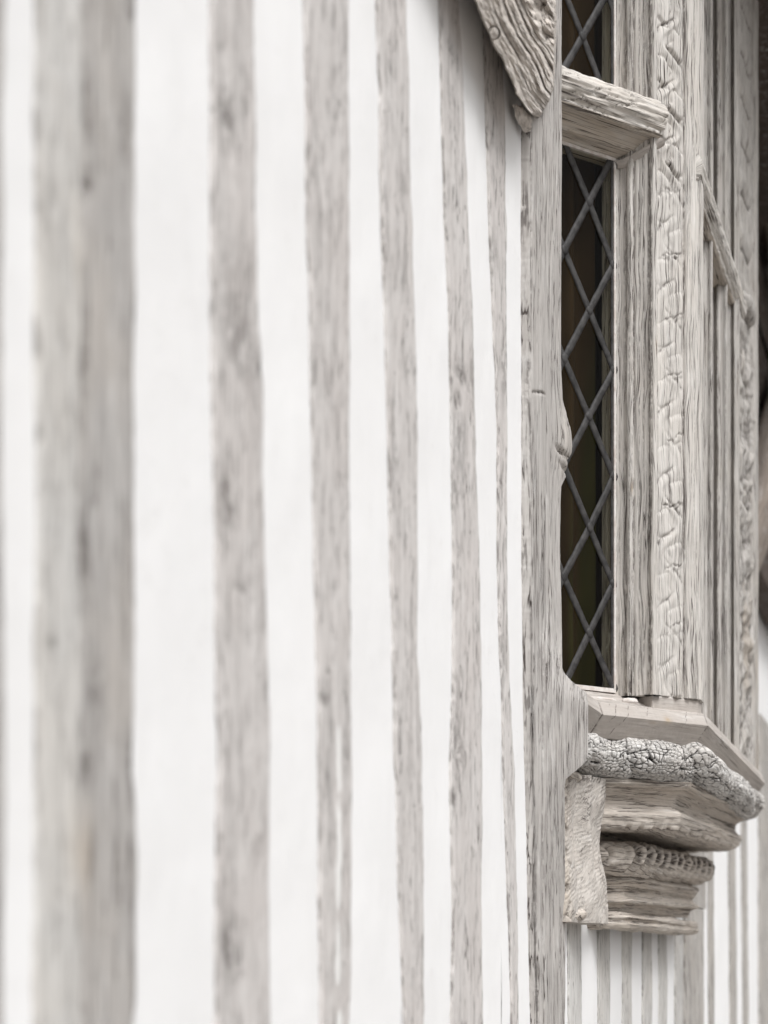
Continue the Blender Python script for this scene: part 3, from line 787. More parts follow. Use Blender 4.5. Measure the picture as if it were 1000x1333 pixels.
# drilled roll moulding
def roll_disp(s, q, P, Wx, qa):
    per = .049
    ph = (s / per + q * 1.1)
    row = gauss(q - .45, .17)
    pf = ph - np.floor(ph)
    on = sstep(.50, .56, s)
    row = sstep(.30, .42, q) * sstep(.86, .74, q)
    rib = np.abs(np.sin(pi * ph))
    dr = (1 - rib ** .6) * row * on
    h = .006 * fbm(s * 12, qa * 18, 0, 3, 3) + .0035 * fbm(s * 40, qa * 50, 0, 3, 4) - .030 * dr
    # split knob at the near end
    kn = gauss(np.hypot((s - .40) / .055, (q - .62) / .14), 1)
    h = h + .010 * kn - .02 * gauss(np.abs(np.hypot((s - .40) / .045, (q - .62) / .12) - 1), .25)
    ck = gauss(np.abs(np.hypot((s - .40) / .045, (q - .62) / .12) - 1), .12) + gauss(s - .43 - .02 * q, .004) * gauss(q - .62, .12)
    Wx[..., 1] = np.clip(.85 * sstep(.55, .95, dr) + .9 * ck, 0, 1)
    Wx[..., 1] = np.maximum(Wx[..., 1], 1.0 * gauss(((pf + .30) % 1) - .5, .16) * gauss(q - .60 - .06 * pn(np.floor(ph) * .37, 3), .13) * on * 1.4)  # slot shade painted on the near flank of each rib
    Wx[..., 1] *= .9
    return h, Wx
sweep('roll_moulding', [(-.33, .335), (-.215, .338), (-.178, .334), (-.152, .318), (-.143, .298), (-.152, .272), (-.170, .248), (-.20, .236), (-.24, .232)], 'corbel', roll_disp, tilt=.045, counts=(40, 460, 760, 30, 6), m=110, label='rounded moulding drilled with a row of slots, their shade painted dark')
sweep('cove_moulding', [(-.215, .244), (-.205, .230), (-.222, .215), (-.236, .195), (-.225, .178), (-.205, .170), (-.208, .160), (-.235, .155), (-.245, .138), (-.25, .128)], 'corbel', eroded(.005, .0025, 25, .003), tilt=.03, counts=(20, 260, 420, 20, 4), m=80)
sweep('bottom_bead', [(-.25, .140), (-.225, .138), (-.212, .124), (-.222, .114), (-.210, .104), (-.220, .092), (-.27, .088)], 'corbel', eroded(.006, .003, 35, .003), tilt=.005, counts=(20, 260, 420, 20, 4), m=60)

# rough block between post and corbel
def block():
    ctrl = np.array([(-.02, 4.745), (.026, 4.775), (.036, 4.83), (.052, 4.93), (.062, 4.985), (.080, 5.03), (.082, 5.075), (.045, 5.12), (-.02, 5.16)])
    d = np.concatenate([[0], np.cumsum(np.hypot(*np.diff(ctrl, axis=0).T))])
    q = np.linspace(0, d[-1], 110)
    x, y = np.interp(q, d, ctrl[:, 0]), np.interp(q, d, ctrl[:, 1])
    for _ in range(6):
        x[1:-1] = (x[:-2] + x[1:-1] * 2 + x[2:]) / 4; y[1:-1] = (y[:-2] + y[1:-1] * 2 + y[2:]) / 4
    Z = np.linspace(.10, .50, 220)
    X = x[None, :] + 0 * Z[:, None]; Y = y[None, :] + 0 * Z[:, None]; Zg = Z[:, None] + 0 * q[None, :]
    Qg = q[None, :] + 0 * Zg
    hatch = np.abs(np.sin((Zg * 1.0 - Qg * .45 + .01 * fbm(Qg * 10, Zg * 8, 0, 2, 3)) * 260))
    h = .010 * fbm(Qg * 9, Zg * 5, 0, 3, 5) + .002 * fbm(Qg * 30, Zg * 16, 0, 3, 15) + .012 * gauss(Qg - .235 - .02 * np.sin(Zg * 9), .02) - .010 * gauss(Qg - .185, .02) - .0022 * hatch * sstep(-.3, .2, pn(Qg * 20, Zg * 14))
    slope = sstep(.50, .42, Zg) * .0 + .018 * np.sin((Zg - .1) / .4 * pi * 2 + 1)
    X = X + (h + slope * .5) * sstep(0, .05, Qg)
    pit = sstep(.12, .4, pn(Qg * 40, Zg * 30, 0, 9)) * gauss(Qg - .06, .05)
    X = X - .008 * pit
    Wx = np.zeros(X.shape + (3,)); Wx[..., 1] = np.clip(.8 * pit + .35 * sstep(.7, 1, 1 - hatch) * sstep(-.3, .3, pn(Qg * 20, Zg * 14)), 0, 1)
    Wx[..., 2] = .3 * gauss(Qg - .05, .04)
    Wx[..., 1] = np.maximum(Wx[..., 1], .9 * sstep(-.15, .3, fbm(Qg * 30, Zg * 24, 0, 3, 19)) * (sstep(.44, .50, Zg) + gauss(Qg - .33, .03) * .6))
    P = np.stack([X, Y, Zg], -1)
    G = np.stack([Zg - Qg * .9 + .02 * fbm(Qg * 8, Zg * 6, 0, 2, 6), X, (Qg + Zg * .7) * 2], -1)
    P = np.concatenate([P[:1] * [0, 1, 1] + [[[-.02, 0, 0]]], P, P[-1:] * [0, 1, 1] + [[[-.02, 0, 0]]]], 0)
    G = np.concatenate([G[:1], G, G[-1:]], 0); Wx = np.concatenate([Wx[:1], Wx, Wx[-1:]], 0)
    o = grid('end_block', P, 'block', oriel, G, Wx, flip=True)
    o['label'] = 'rough hacked block between the post and the mouldings'
    # its bottom lip running under the block
    T = np.linspace(0, 1, 120); a = np.linspace(0, pi, 18)
    yy = np.interp(T, [0, 1], [4.78, 5.30]); xx = np.interp(T, [0, .3, .6, 1], [.028, .05, .055, .035])
    z0 = np.interp(T, [0, .35, 1], [.112, .128, .108])
    rr = .016 + .004 * fbm(T * 9, 1, 0, 3, 2)
    X = xx[:, None] - .01 + (rr[:, None] * 1.2) * np.sin(a); Zg = z0[:, None] + rr[:, None] * np.cos(a) + .002 * fbm(T[:, None] * 30, a * 2, 0, 3, 3); Y = yy[:, None] + 0 * Zg
    P = np.stack([X, Y, Zg], -1)
    grid('bottom_lip', P, 'corbel', oriel, np.stack([Zg, X, Y], -1))
block()

# near corner post -----------------------------------------------------
def resample(pts, step):
    p = np.array(pts, float)
    d = np.concatenate([[0], np.cumsum(np.hypot(*np.diff(p, axis=0).T))])
    n = max(2, int(d[-1] / step)); q = np.linspace(0, d[-1], n)
    return np.interp(q, d, p[:, 0]), np.interp(q, d, p[:, 1]), q, d
SPL = [(.262, -.14), (.262, -.100), (.2660, -.090), (.2700, -.089), (.2735, -.093), (.281, -.089), (.287, -.078), (.2885, -.066), (.2865, -.060), (.2900, -.052), (.2975, -.048), (.2990, -.051), (.3020, -.053), (.3050, -.045), (.314, -.035), (.323, -.020), (.3265, -.010), (.3245, -.006), (.3290, .002), (.3400, .003), (.3425, -.001), (.3450, -.008)]
def corner_post():
    pts = [cant(*p) for p in SPL]
    n_spl = len(pts)
    strip = [cant(u, -.006) for u in np.linspace(.348, .447, 6)]
    flat = [cant(.4505, -.010), cant(.4545, -.003), cant(.459, .001), cant(.503, .001)]
    front = [(XF - .003, YB - .003), (XF + .001, YB + .007), (XF, 5.36), (XF - .012, 5.37), (XF - .03, 5.41), (XF - .05, 5.43), (XF - .06, 5.47), (XF - .10, 5.49), (XF - .14, 5.49)]
    allp = pts + strip + flat + front
    x, y, q, d = resample(allp, .0024)
    tx, ty = np.gradient(x), np.gradient(y); l = np.hypot(tx, ty); nx, ny = ty / l, -tx / l
    Z = np.concatenate([np.arange(.742, 2.68, .0025), np.arange(2.68, 3.56, .03)])
    Q, Zg = np.meshgrid(q, Z)
    U_ = (x - O0[0]) * U[0] + (y - O0[1]) * U[1]       # along the cant
    Ug = U_[None, :] + 0 * Zg
    oncant = (np.arange(len(q)) < np.searchsorted(q, d[n_spl + len(strip) + 3]))[None, :]
    s = np.clip((Ug - .3475) / (.4475 - .3475), 0, 1)
    instrip = ((Ug > .346) & (Ug < .449) & (Q > d[n_spl - 1])) & oncant
    edge = sstep(0, .05, s) * sstep(1, .96, s)
    # running vine, a groove and a leaf in every repeat
    up = sstep(2.12, 2.22, Zg)
    Pd = .168
    ph = (Zg / Pd + .02 * fbm(Zg * 6, s * 2, 0, 2, 3)) % 1.0
    jt = .10 * fbm(Zg * 2.3, 3.1, 0, 2, 12) + .02 * fbm(s * 4, Zg * 22, 0, 2, 3)
    def vine(Pz, off, wear, seed):
        p_ = Zg / Pz + off + jt
        xs = .5 + .36 * np.sin(2 * pi * p_)                     # the stem swings from side to side
        slope = np.abs(.36 * 2 * pi * np.cos(2 * pi * p_)) / Pz * .1
        dd = (s - xs) / np.sqrt(1 + slope ** 2)
        stem = gauss(dd, .10)
        side = np.sign(np.cos(2 * pi * p_))
        dark = gauss(dd + .17 * np.where(np.cos(2 * pi * p_) > 0, 1, -1), .045) * sstep(.15, .6, np.abs(np.cos(2 * pi * p_)))  # groove along one side of the stem, its shadow painted in
        out = 0; vein = 0
        for ph0, cx in ((.25, .24), (.75, .76)):                 # a leaf in each bay of the stem
            fp = ((p_ - ph0 + .5) % 1.0) - .5
            r = np.hypot((s - cx) / .30, fp / .26)
            an = np.arctan2(fp * 2, s - cx)
            r = r * (1 + .16 * np.sin(an * 4 + seed) + .1 * fbm(s * 5, p_ * 4, 0, 2, seed))
            out = np.maximum(out, sstep(1.0, .6, r)); vein = np.maximum(vein, gauss(np.abs(r - .95), .09))
        hh = .0034 * stem + .0034 * out - .0030 * dark - .0016 * vein
        rr = .9 * dark * sstep(-.15, .25, pn(s * 5, Zg * 24, 0, seed)) + .4 * vein * sstep(.05, .35, pn(s * 6, Zg * 18, 0, seed + 1))
        return hh, rr
    hu, ru = vine(.165, .10, 0, 3)
    hl, rl = vine(.178, .35, 1, 7)
    # slanting splits left where the lower leaves have worn away
    pl = Zg / .178 + .15 + 1.2 * jt
    fl = np.floor(pl); pf = pl - fl
    amp = _h(fl.astype(np.int64), fl.astype(np.int64) * 0, fl.astype(np.int64) * 0, 5)
    sl = .10 + .28 * amp
    d3 = pf - (.35 + sl * (s - .4) + .06 * fbm(s * 4, Zg * 9, 0, 3, 2))
    m3 = gauss(d3, .020) * sstep(.1 + .3 * amp, .3 + .3 * amp, s) * sstep(1.0, .9, s)
    hl = hl - .004 * m3; rl = np.maximum(rl, .95 * m3 * sstep(-.45, .0, pn(s * 7, Zg * 40)))
    wearm = .55 + .45 * sstep(-.3, .3, pn(Zg * 4, 7.7))
    hl = hl * wearm; rl = rl * (.5 + .5 * wearm) * sstep(.76, .90, Zg)
    h = np.where(instrip, (hu * 1.7 * up + hl * (1 - up)) * edge, 0)
    R_ = np.where(instrip, (ru * up + rl * (1 - up)) * edge, 0)
    h = h + np.where(instrip, .0012 * fbm(Q * 70, Zg * 9, 0, 3, 6), 0)
    # general wear: long grain ridges
    h = h + .0014 * fbm(Q * 90, Zg * 3.2, 0, 3, 7) + .0012 * fbm(Q * 18, Zg * 9, 0, 3, 9)
    low = sstep(1.05, .80, Zg)
    h = h + low * .003 * fbm(Q * 60, Zg * 7, 0, 3, 12)
    # deep rotten groove between mouldings low down
    rg = gauss(Ug - .293 - .004 * fbm(Zg * 14, 1, 0, 3, 2), .0035) * (low + .35) * sstep(-.25, .2, pn(Zg * 9, 2.5)) * (Q < d[n_spl])
    h = h - .005 * rg
    gl = gauss(Ug - .4515, .003) * oncant * (Q > d[n_spl])      # groove beside the strip
    lines = sum(gauss(Ug - uu - .003 * fbm(Zg * 3, uu * 50, 0, 3, 4), .0013) * sstep(-.15, .2, pn(Zg * 4, uu * 91)) for uu in (.466, .476, .485, .495)) * (Ug > .456) * oncant
    h = h - .003 * np.clip(lines, 0, 1)
    Wx = np.zeros(Q.shape + (3,))
    qk = sum(a_ * gauss(Ug - u_ - .0012 * fbm(Zg * 7, u_ * 90, 0, 3, 6), w_ * 1.35) * sstep(-.55 , .05, pn(Zg * k_, u_ * 77)) for u_, w_, a_, k_ in ((.2735, .0012, .7, 7), (.2885, .0010, .5, 5), (.3015, .0016, .9, 4), (.3255, .0012, .7, 5), (.3455, .0012, .8, 6), (.281, .0008, .7, 9), (.311, .0008, .8, 8), (.3185, .0008, .7, 7), (.296, .0008, .6, 9))) * (Q < d[n_spl] + .004)
    Wx[..., 1] = np.clip(R_ + .7 * rg + .85 * gl * sstep(-.4, .2, pn(Zg * 5, 7)) + .75 * lines + qk, 0, 1)
    Wx[..., 0] = .35 * sstep(1.05, .95, Zg) * sstep(.30, .28, Ug) * (Q < d[n_spl])
    Wx[..., 2] = .75 * gauss(np.hypot((Ug - .295) / .004, (Zg - 1.33) / .02), 1) + .75 * gauss(np.hypot((Ug - .338) / .004, (Zg - 1.72) / .02), 1) + .3 * gauss(Ug - .27, .01) * sstep(1.0, .82, Zg) * (Q < d[n_spl])
    P = np.stack([x[None, :] + nx * h, y[None, :] + ny * h, Zg], -1)
    cap = P[:1] - .035 * np.stack([nx, ny, 0 * nx], -1)[None]
    P = np.concatenate([cap, P], 0); Q = np.concatenate([Q[:1], Q], 0); Zg = np.concatenate([Zg[:1] - .03, Zg], 0); Wx = np.concatenate([Wx[:1] * 0, Wx], 0)
    # bend round the strip: knots make the grain swing
    G = np.stack([Q * 1.0 + .01 * fbm(Zg * 5, 0, 0, 2, 5), 0 * Q, Zg], -1)
    o = grid('corner_post', P, 'carved', oriel, G, Wx)
    o['label'] = 'near corner post carved with a trailing leaf strip'
    # square repaired foot under it
    ft = [cant(u, wv - .006) for u, wv in ((.335, -.06), (.335, -.004), (.345, -.002), (.40, -.002), (.42, -.004), (.43, -.004), (.44, -.002), (.503, -.002))] + [(XF - .006, YB + .01), (XF - .006, 5.36), (XF - .1, 5.36)]
    x, y, q, d = resample(ft, .004)
    Z = np.linspace(.690, .7415, 12)
    Q, Zg = np.meshgrid(q, Z)
    dent = .006 * gauss(Q - (d[5] + .0), .012) + .006 * gauss(Q - d[1] - .01, .008)
    tx, ty = np.gradient(x), np.gradient(y); l = np.hypot(tx, ty); nx, ny = ty / l, -tx / l
    h = .0008 * fbm(Q * 50, Zg * 40, 0, 3, 2) - dent
    P = np.stack([x + nx * h, y + ny * h, Zg], -1)
    P = np.concatenate([P, P[-1:] - .05 * np.stack([nx, ny, 0 * nx], -1)[None]], 0)
    G = np.stack([Zg, 0 * Q, Q], -1); G = np.concatenate([G, G[-1:]], 0)
    grid('post_foot', P, 'sill', o, G)
corner_post()

def far_post():
    pts = [(XF - .14, 6.17), (XF - .10, 6.17), (XF - .07, 6.22), (XF - .06, 6.19), (XF - .045, 6.245), (XF - .035, 6.225), (XF - .02, 6.27), (XF - .012, 6.25), (XF, 6.28), (XF + .001, 6.31), (XF - .008, 6.33)]
    pts += [(XF - .008, yy) for yy in np.linspace(6.36, 6.79, 8)] + [(XF - .012, 6.815), (XF, 6.84), (XF + .001, 6.93), (XF - .004, YC)] + mirror([cant(.47, 0), cant(.345, 0), cant(.30, -.05), cant(.262, -.1), cant(.262, -.14)])
    x, y, q, d = resample(pts, .006)
    tx, ty = np.gradient(x), np.gradient(y); l = np.hypot(tx, ty); nx, ny = ty / l, -tx / l
    Z = np.concatenate([np.arange(.70, 3.55, .006)])
    Q, Zg = np.meshgrid(q, Z); Yg = y[None, :] + 0 * Zg
    s = np.clip((Yg - 6.34) / .46, 0, 1)
    ins = (Yg > 6.335) & (Yg < 6.805) & (x[None, :] > XF - .02)
    ph = (Zg / .165 + .35) % 1.0
    up = sstep(2.1, 2.3, Zg)
    jj = .22 * fbm(Zg * 2.1, 5.5, 0, 2, 3)
    d1 = ((ph + jj - .86 * s - .12 * np.sin(2 * pi * s) + .5) % 1.0) - .5
    lump = fbm(s * 2.2, (Zg - .1 * s) * 13, 0, 3, 5)
    hu = .006 * gauss(d1 - .3, .15) - .007 * gauss(d1, .05) + .004 * fbm(s * 3, Zg * 12, 0, 3, 15)
    ru = .95 * gauss(d1 + .03 * pn(s * 4, Zg * 9), .055) * sstep(.05, .3, s) * sstep(.95, .8, s)
    hl = .018 * lump
    rl = .75 * sstep(.0, -.35, lump)
    h = np.where(ins, hu * up + hl * (1 - up), 0) + .002 * fbm(Q * 40, Zg * 5, 0, 3, 3)
    Wx = np.zeros(Q.shape + (3,)); Wx[..., 1] = np.where(ins, ru * up + rl * (1 - up), 0)
    Wx[..., 2] = .3 * sstep(0, .4, pn(Yg * 6, Zg * 3, 0, 4)) * sstep(1.6, 1.1, Zg)
    P = np.stack([x + nx * h, y + ny * h, Zg], -1)
    o = grid('corner_post', P, 'far', oriel, np.stack([Q, 0 * Q, Zg], -1), Wx)
    o['label'] = 'far blurred corner post with a column of carved leaves'
    # carved boss
    th, fi = np.meshgrid(np.linspace(0, pi, 14), np.linspace(0, 2 * pi, 25))
    yb, zb = yw(974, XF), zz(400, XF, 6.55)
    rb = 1 + .15 * fbm(th * 2, fi * 2, 0, 2, 3)
    P = np.stack([XF - .004 + .03 * np.sin(th) * np.cos(fi) * rb, yb + .14 * np.sin(th) * np.sin(fi) * rb, zb + .045 * np.cos(th) * rb], -1)
    grid('carved_boss', P, 'far', o)
far_post()

# mullions of the front
def mullion(yo, xo=.303):
    pts = [(xo - .13, yo - .10), (xo - .10, yo - .10), (xo - .094, yo - .085), (xo - .085, yo - .055), (xo - .074, yo - .065), (xo - .066, yo - .030), (xo - .052, yo - .045), (xo - .040, yo - .015), (xo - .030, yo - .035), (xo - .016, yo - .012), (xo - .006, yo - .018), (xo, yo - .010), (xo, yo),
           (xo - .012, yo + .003), (xo - .05, yo + .03), (xo - .10, yo + .06), (xo - .13, yo + .06)]
    x, y, q, d = resample(pts, .006)
    Z = np.arange(.70, 3.55, .012)
    Q, Zg = np.meshgrid(q, Z)
    h = .0018 * fbm(Q * 50, Zg * 4, yo, 3, 3)
    tx, ty = np.gradient(x), np.gradient(y); l = np.hypot(tx, ty); nx, ny = ty / l, -tx / l
    P = np.stack([x + nx * h, y + ny * h, Zg], -1)
    Xg = x[None, :] + 0 * Zg
    Wx = np.zeros(P.shape)
    for xx, a_ in ((.074, .8), (.052, .7), (.030, .8), (.006, .5)):
        Wx[..., 1] = np.maximum(Wx[..., 1], a_ * gauss(Xg - (xo - xx), .003) * (Q < d[11]) * sstep(-.6, .0, pn(Zg * 3, xx * 99, yo)))
    grid('mullion', P, 'far', oriel, np.stack([(Q + yo) * .8, 0 * Q, Zg], -1), Wx)
mullion(yw(928.5, .303)); mullion(yw(947.5, .303))
# near jamb against the wall post, and its twin
jp = [(-.10, -.002), (-.008, -.002), (.070, -.1), (.070, -.14), (-.10, -.14)]
prism('jamb', [cant(*p) for p in jp], .60, 3.55, 'carved', oriel)
prism('jamb', mirror([cant(*p) for p in jp])[::-1], .60, 3.55, 'far', oriel)

# transoms --------------------------------------------------------------
TP = [(-.14, 2.43), (-.10, 2.425), (-.006, 2.402), (.012, 2.398), (.027, 2.383), (.034, 2.362), (.030, 2.338), (.020, 2.322), (.014, 2.318), (.014, 2.305), (.004, 2.299), (-.004, 2.299), (-.020, 2.298), (-.035, 2.290), (-.048, 2.276), (-.050, 2.270), (-.056, 2.268), (-.075, 2.264), (-.098, 2.252), (-.104, 2.252), (-.14, 2.252)]
def transom(fr, u0, u1, mat, name='transom', rough=1.0, n=330, mitre0=0.0, mitre1=0.0, seed=1, endcap=0.0, dz=0.0):
    p = np.array(TP); d = np.concatenate([[0], np.cumsum(np.hypot(*np.diff(p, axis=0).T))])
    q = np.linspace(0, d[-1], 130); W_ = np.interp(q, d, p[:, 0]); Zp = np.interp(q, d, p[:, 1])
    t = np.linspace(0, 1, n)
    # mitred ends: the soffit shortens towards the glass
    a0 = u0 + mitre0 * np.clip(-W_, 0, .1); a1 = u1 - mitre1 * np.clip(.034 - W_, 0, .134)
    Ug = a0[None, :] + (a1 - a0)[None, :] * t[:, None]; Qg = q[None, :] + 0 * Ug; Wg = W_[None, :] + 0 * Ug
    dW, dZ = np.gradient(W_), np.gradient(Zp); l = np.hypot(dW, dZ); nw, nz = -dZ / l, dW / l
    nose = sstep(-.03, .0, Wg) * (Qg < d[10])
    f1, f2 = worley(Ug * 12 + Qg * 12 + .4 * fbm(Ug * 20, Qg * 40, 0, 3, 1), Qg * 45 + Ug * 8 + .4 * fbm(Ug * 20, Qg * 40, 0, 3, 2), seed)
    chip = gauss(f2 - f1, .08) * sstep(-.1, .25, pn(Ug * 12, Qg * 30, 0, 5))
    h = .0008 * fbm(Ug * 12, Qg * 80, 0, 3, seed) + rough * nose * (.004 * fbm(Ug * 13, Qg * 40, 0, 3, seed + 1) + .0055 * fbm(Ug * 7, Qg * 120, 0, 3, seed + 2) - .005 * chip)
    ls = 0
    Rm = np.zeros(Ug.shape)
    for i, qq in enumerate((.125, .137, .150, .163)):
        m = gauss(Qg - qq - .004 * fbm(Ug * 10, i, 0, 3, seed), .0013) * sstep(-.1, .15, pn(Ug * 11, i * 4.4)) 
        h = h - .004 * m * rough; Rm = np.maximum(Rm, m * .8)
    # rounded broken end
    if endcap:
        dd = (u1 - Ug)
        h = h - .03 * gauss(dd, endcap * .35) * sstep(-.02, .02, Wg)
    Wx = np.zeros(Ug.shape + (3,)); Wx[..., 1] = np.maximum(Rm * nose, .75 * chip * nose); Wx[..., 2] = .38 * (Qg > d[9])
    for dd_ in (d[10], d[15], d[18]):
        Wx[..., 1] = np.maximum(Wx[..., 1], .55 * gauss(Qg - dd_, .002) * sstep(-.3, .2, pn(Ug * 14, dd_ * 50)))
    Wg = Wg + nw * h; Zg = Zp[None, :] + nz * h + dz
    X, Y = fr(Ug, Wg)
    P = np.stack([X, Y, Zg], -1)
    if endcap:
        e = P[-1:].copy(); cx, cy = fr(u1 - .01, -.02); e[..., 0] = cx; e[..., 1] = cy; e[..., 2] = 2.34 + dz
        e0 = P[:1].copy(); cx, cy = fr(u0 + .002, -.02); e0[..., 0] = cx; e0[..., 1] = cy; e0[..., 2] = 2.34 + dz
        P = np.concatenate([e0, P, e], 0); Qg = np.concatenate([Qg[:1], Qg, Qg[-1:]], 0); Ug = np.concatenate([Ug[:1], Ug, Ug[-1:] + .05], 0); Wx = np.concatenate([Wx[:1] * 0, Wx, Wx[-1:] * 0], 0)
    return grid(name, P, mat, oriel, np.stack([Qg + seed, 0 * Qg, Ug], -1), Wx)
cfr = lambda u, w_: (O0[0] + U[0] * u + N[0] * w_, O0[1] + U[1] * u + N[1] * w_)
o = transom(cfr, -.03, .366, 'transom', mitre1=.76, endcap=.012)
o['label'] = 'splintered transom bar between the upper and lower leaded lights'
ffr = lambda v, w_: (XF + w_ + 0 * v, v + 0 * w_)
transom(lambda v, w_: ffr(v, w_ - .024), 5.27, 6.50, 'transom', rough=.55, n=300, seed=4, mitre1=1.6, endcap=.03, dz=-.10)
transom(lambda u, w_: (cfr(u, w_)[0], 2 * YM - cfr(u, w_)[1]), -.03, .366, 'far', n=60, seed=7, rough=.3, mitre1=.76)
# mitre fillet where the jamb meets the transom
def fillet():
    T = np.linspace(0, 1, 50); a = np.linspace(-.3, pi + .3, 14)
    u = np.interp(T, [0, 1], [.268, .352]); wv = np.interp(T, [0, 1], [-.094, .008]); z = np.interp(T, [0, .15, .5, 1], [2.243, 2.243, 2.262, 2.292])
    r = .011 + .001 * fbm(T * 6, 2, 0, 2, 2)
    Ug = u[:, None] + .6 * r[:, None] * np.cos(a); Wg = wv[:, None] + r[:, None] * np.sin(a) * .8 + .003; Zg = z[:, None] - .9 * r[:, None] * np.cos(a) - .004
    X, Y = cfr(Ug, Wg)
    P = np.stack([X, Y, Zg], -1)
    grid('mitre_fillet', P, 'sill', oriel, np.stack([0 * Ug + a * .01, 0 * Ug, Ug], -1))
fillet()

# leaded windows ---------------------------------------------------------
def leaded(fr, u0, u1, z0, z1, uc, zc, hu, hz, seed, wv=-.1, name='window'):
    V, Fc = [], []
    def bar(a, b, wd, dp, w0=wv + .004):
        (ua, za), (ub, zb) = a, b
        du, dz = ub - ua, zb - za; l = math.hypot(du, dz)
        if l < 1e-4: return
        tu, tz = -dz / l * wd / 2, du / l * wd / 2
        i = len(V)
        for (uu, z_) in (a, b):
            for k_, dd in ((-1, 0), (-1, dp * .6), (-.35, dp), (.35, dp), (1, dp * .6), (1, 0)):
                x, y = fr(uu + tu * k_, w0 + dd); V.append((x, y, z_ + tz * k_))
        for j in range(5): Fc.append((i + j, i + j + 1, i + 6 + j + 1, i + 6 + j))
    # frame: narrow putty fillets round the glass
    def fb_(a, b, c, d_):
        i = len(V)
        for (uu, z_, w_) in ((a, c, wv - .01), (b, c, wv - .01), (b, d_, wv - .01), (a, d_, wv - .01), (a, c, wv + .012), (b, c, wv + .012), (b, d_, wv + .012), (a, d_, wv + .012)):
            x, y = fr(uu, w_); V.append((x, y, z_))
        for f_ in ((4, 5, 6, 7), (0, 3, 2, 1), (0, 1, 5, 4), (1, 2, 6, 5), (2, 3, 7, 6), (3, 0, 4, 7)): Fc.append(tuple(i + k_ for k_ in f_))
    fb_(u1 - .001, u1 + .006, z0, z1); fb_(u0 - .006, u0, z0, z1); fb_(u0 - .006, u1 + .006, z0 - .008, z0 + .004); fb_(u0 - .006, u1 + .006, z1 - .003, z1 + .008)
    f = raw(name, V, Fc, 'putty', oriel, smooth=False)
    # lead cames
    V.clear(); Fc.clear()
    rg = np.random.RandomState(seed)
    J = range(-14, 15)
    jit = {}
    def nd(k_, j):
        if (k_, j) not in jit: jit[(k_, j)] = (rg.uniform(-.0025, .0025), rg.uniform(-.005, .005))
        return uc + hu * k_ + jit[(k_, j)][0], zc + hz * j + jit[(k_, j)][1]
    nodes = []
    for k_ in range(-8, 9):
        for j in J:
            if (k_ + j) % 2: continue
            for dj in (-1, 1):
                a, b = nd(k_, j), nd(k_ + 1, j + dj)
                # clip
                lo, hi = 0.0, 1.0
                for (p, dlt, mn, mx) in ((a[0], b[0] - a[0], u0, u1), (a[1], b[1] - a[1], z0, z1)):
                    t1, t2 = (mn - p) / dlt, (mx - p) / dlt
                    lo, hi = max(lo, min(t1, t2)), min(hi, max(t1, t2))
                if hi - lo < .01: continue
                q = lambda t_: (a[0] + (b[0] - a[0]) * t_, a[1] + (b[1] - a[1]) * t_)
                n_ = 6
                for i in range(n_):
                    bar(q(lo + (hi - lo) * i / n_), q(lo + (hi - lo) * (i + 1) / n_), .0205 + rg.uniform(-.0010, .0010), .0052 if dj > 0 else .0046)
            a = nd(k_, j)
            if u0 - .004 < a[0] < u1 + .004 and z0 < a[1] < z1: nodes.append(a)
    for (uu, z_) in nodes:      # solder lumps
        i = len(V); nr = 9
        for (r_, dd) in ((.0135, .001), (.0105, .0064), (.005, .0078)):
            for k_ in range(nr):
                an = 2 * pi * k_ / nr; rj = r_ * rg.uniform(.85, 1.2)
                x, y = fr(uu + rj * cos(an), wv + .004 + dd); V.append((x, y, z_ + rj * 1.25 * sin(an)))
        for rI in range(2):
            for k_ in range(nr):
                k2 = (k_ + 1) % nr; Fc.append((i + rI * nr + k_, i + rI * nr + k2, i + (rI + 1) * nr + k2, i + (rI + 1) * nr + k_))
        Fc.append(tuple(i + 2 * nr + k_ for k_ in range(nr)))
    # thin lead border
    bar((u1 - .004, z0), (u1 - .004, z1), .008, .005)
    raw('lead_lattice', V, Fc, 'lead', f, smooth=True)
    # the pane (slightly uneven)
    nu, nz_ = 14, 60
    Ug, Zg = np.meshgrid(np.linspace(u0 - .004, u1 + .004, nu), np.linspace(z0 - .004, z1 + .004, nz_))
    X, Y = fr(Ug, wv + .003 + .0008 * fbm(Ug * 14, Zg * 9, 0, 2, seed))
    grid('glass_pane', np.stack([X, Y, Zg], -1), 'glass', f)
    return f
u765 = .1742
f = leaded(cfr, .0, .2635, .760, 2.252, u765, zz(545, *cfr(u765, -.1)), .0905, .1502, 3)
f['label'] = 'tall lower leaded light facing the camera'
f = leaded(cfr, .0, .2635, 2.43, 3.52, .150, 2.565, .0905, .1502, 5)
f['label'] = 'upper leaded light above the splintered transom'
ms = [5.49, yw(928.5, .303) - .075, yw(928.5, .303) + .06, yw(947.5, .303) - .075, yw(947.5, .303) + .06, 6.17]
for a, b in ((ms[0] if ms[0] < ms[1] else ms[1] - .06, ms[1]), (ms[2], ms[3])):
    leaded(ffr, a, b, .76, 2.252, (a + b) / 2, 1.5, .09, .15, 8)
    leaded(ffr, a, b, 2.43, 3.52, (a + b) / 2, 2.57, .09, .15, 9)
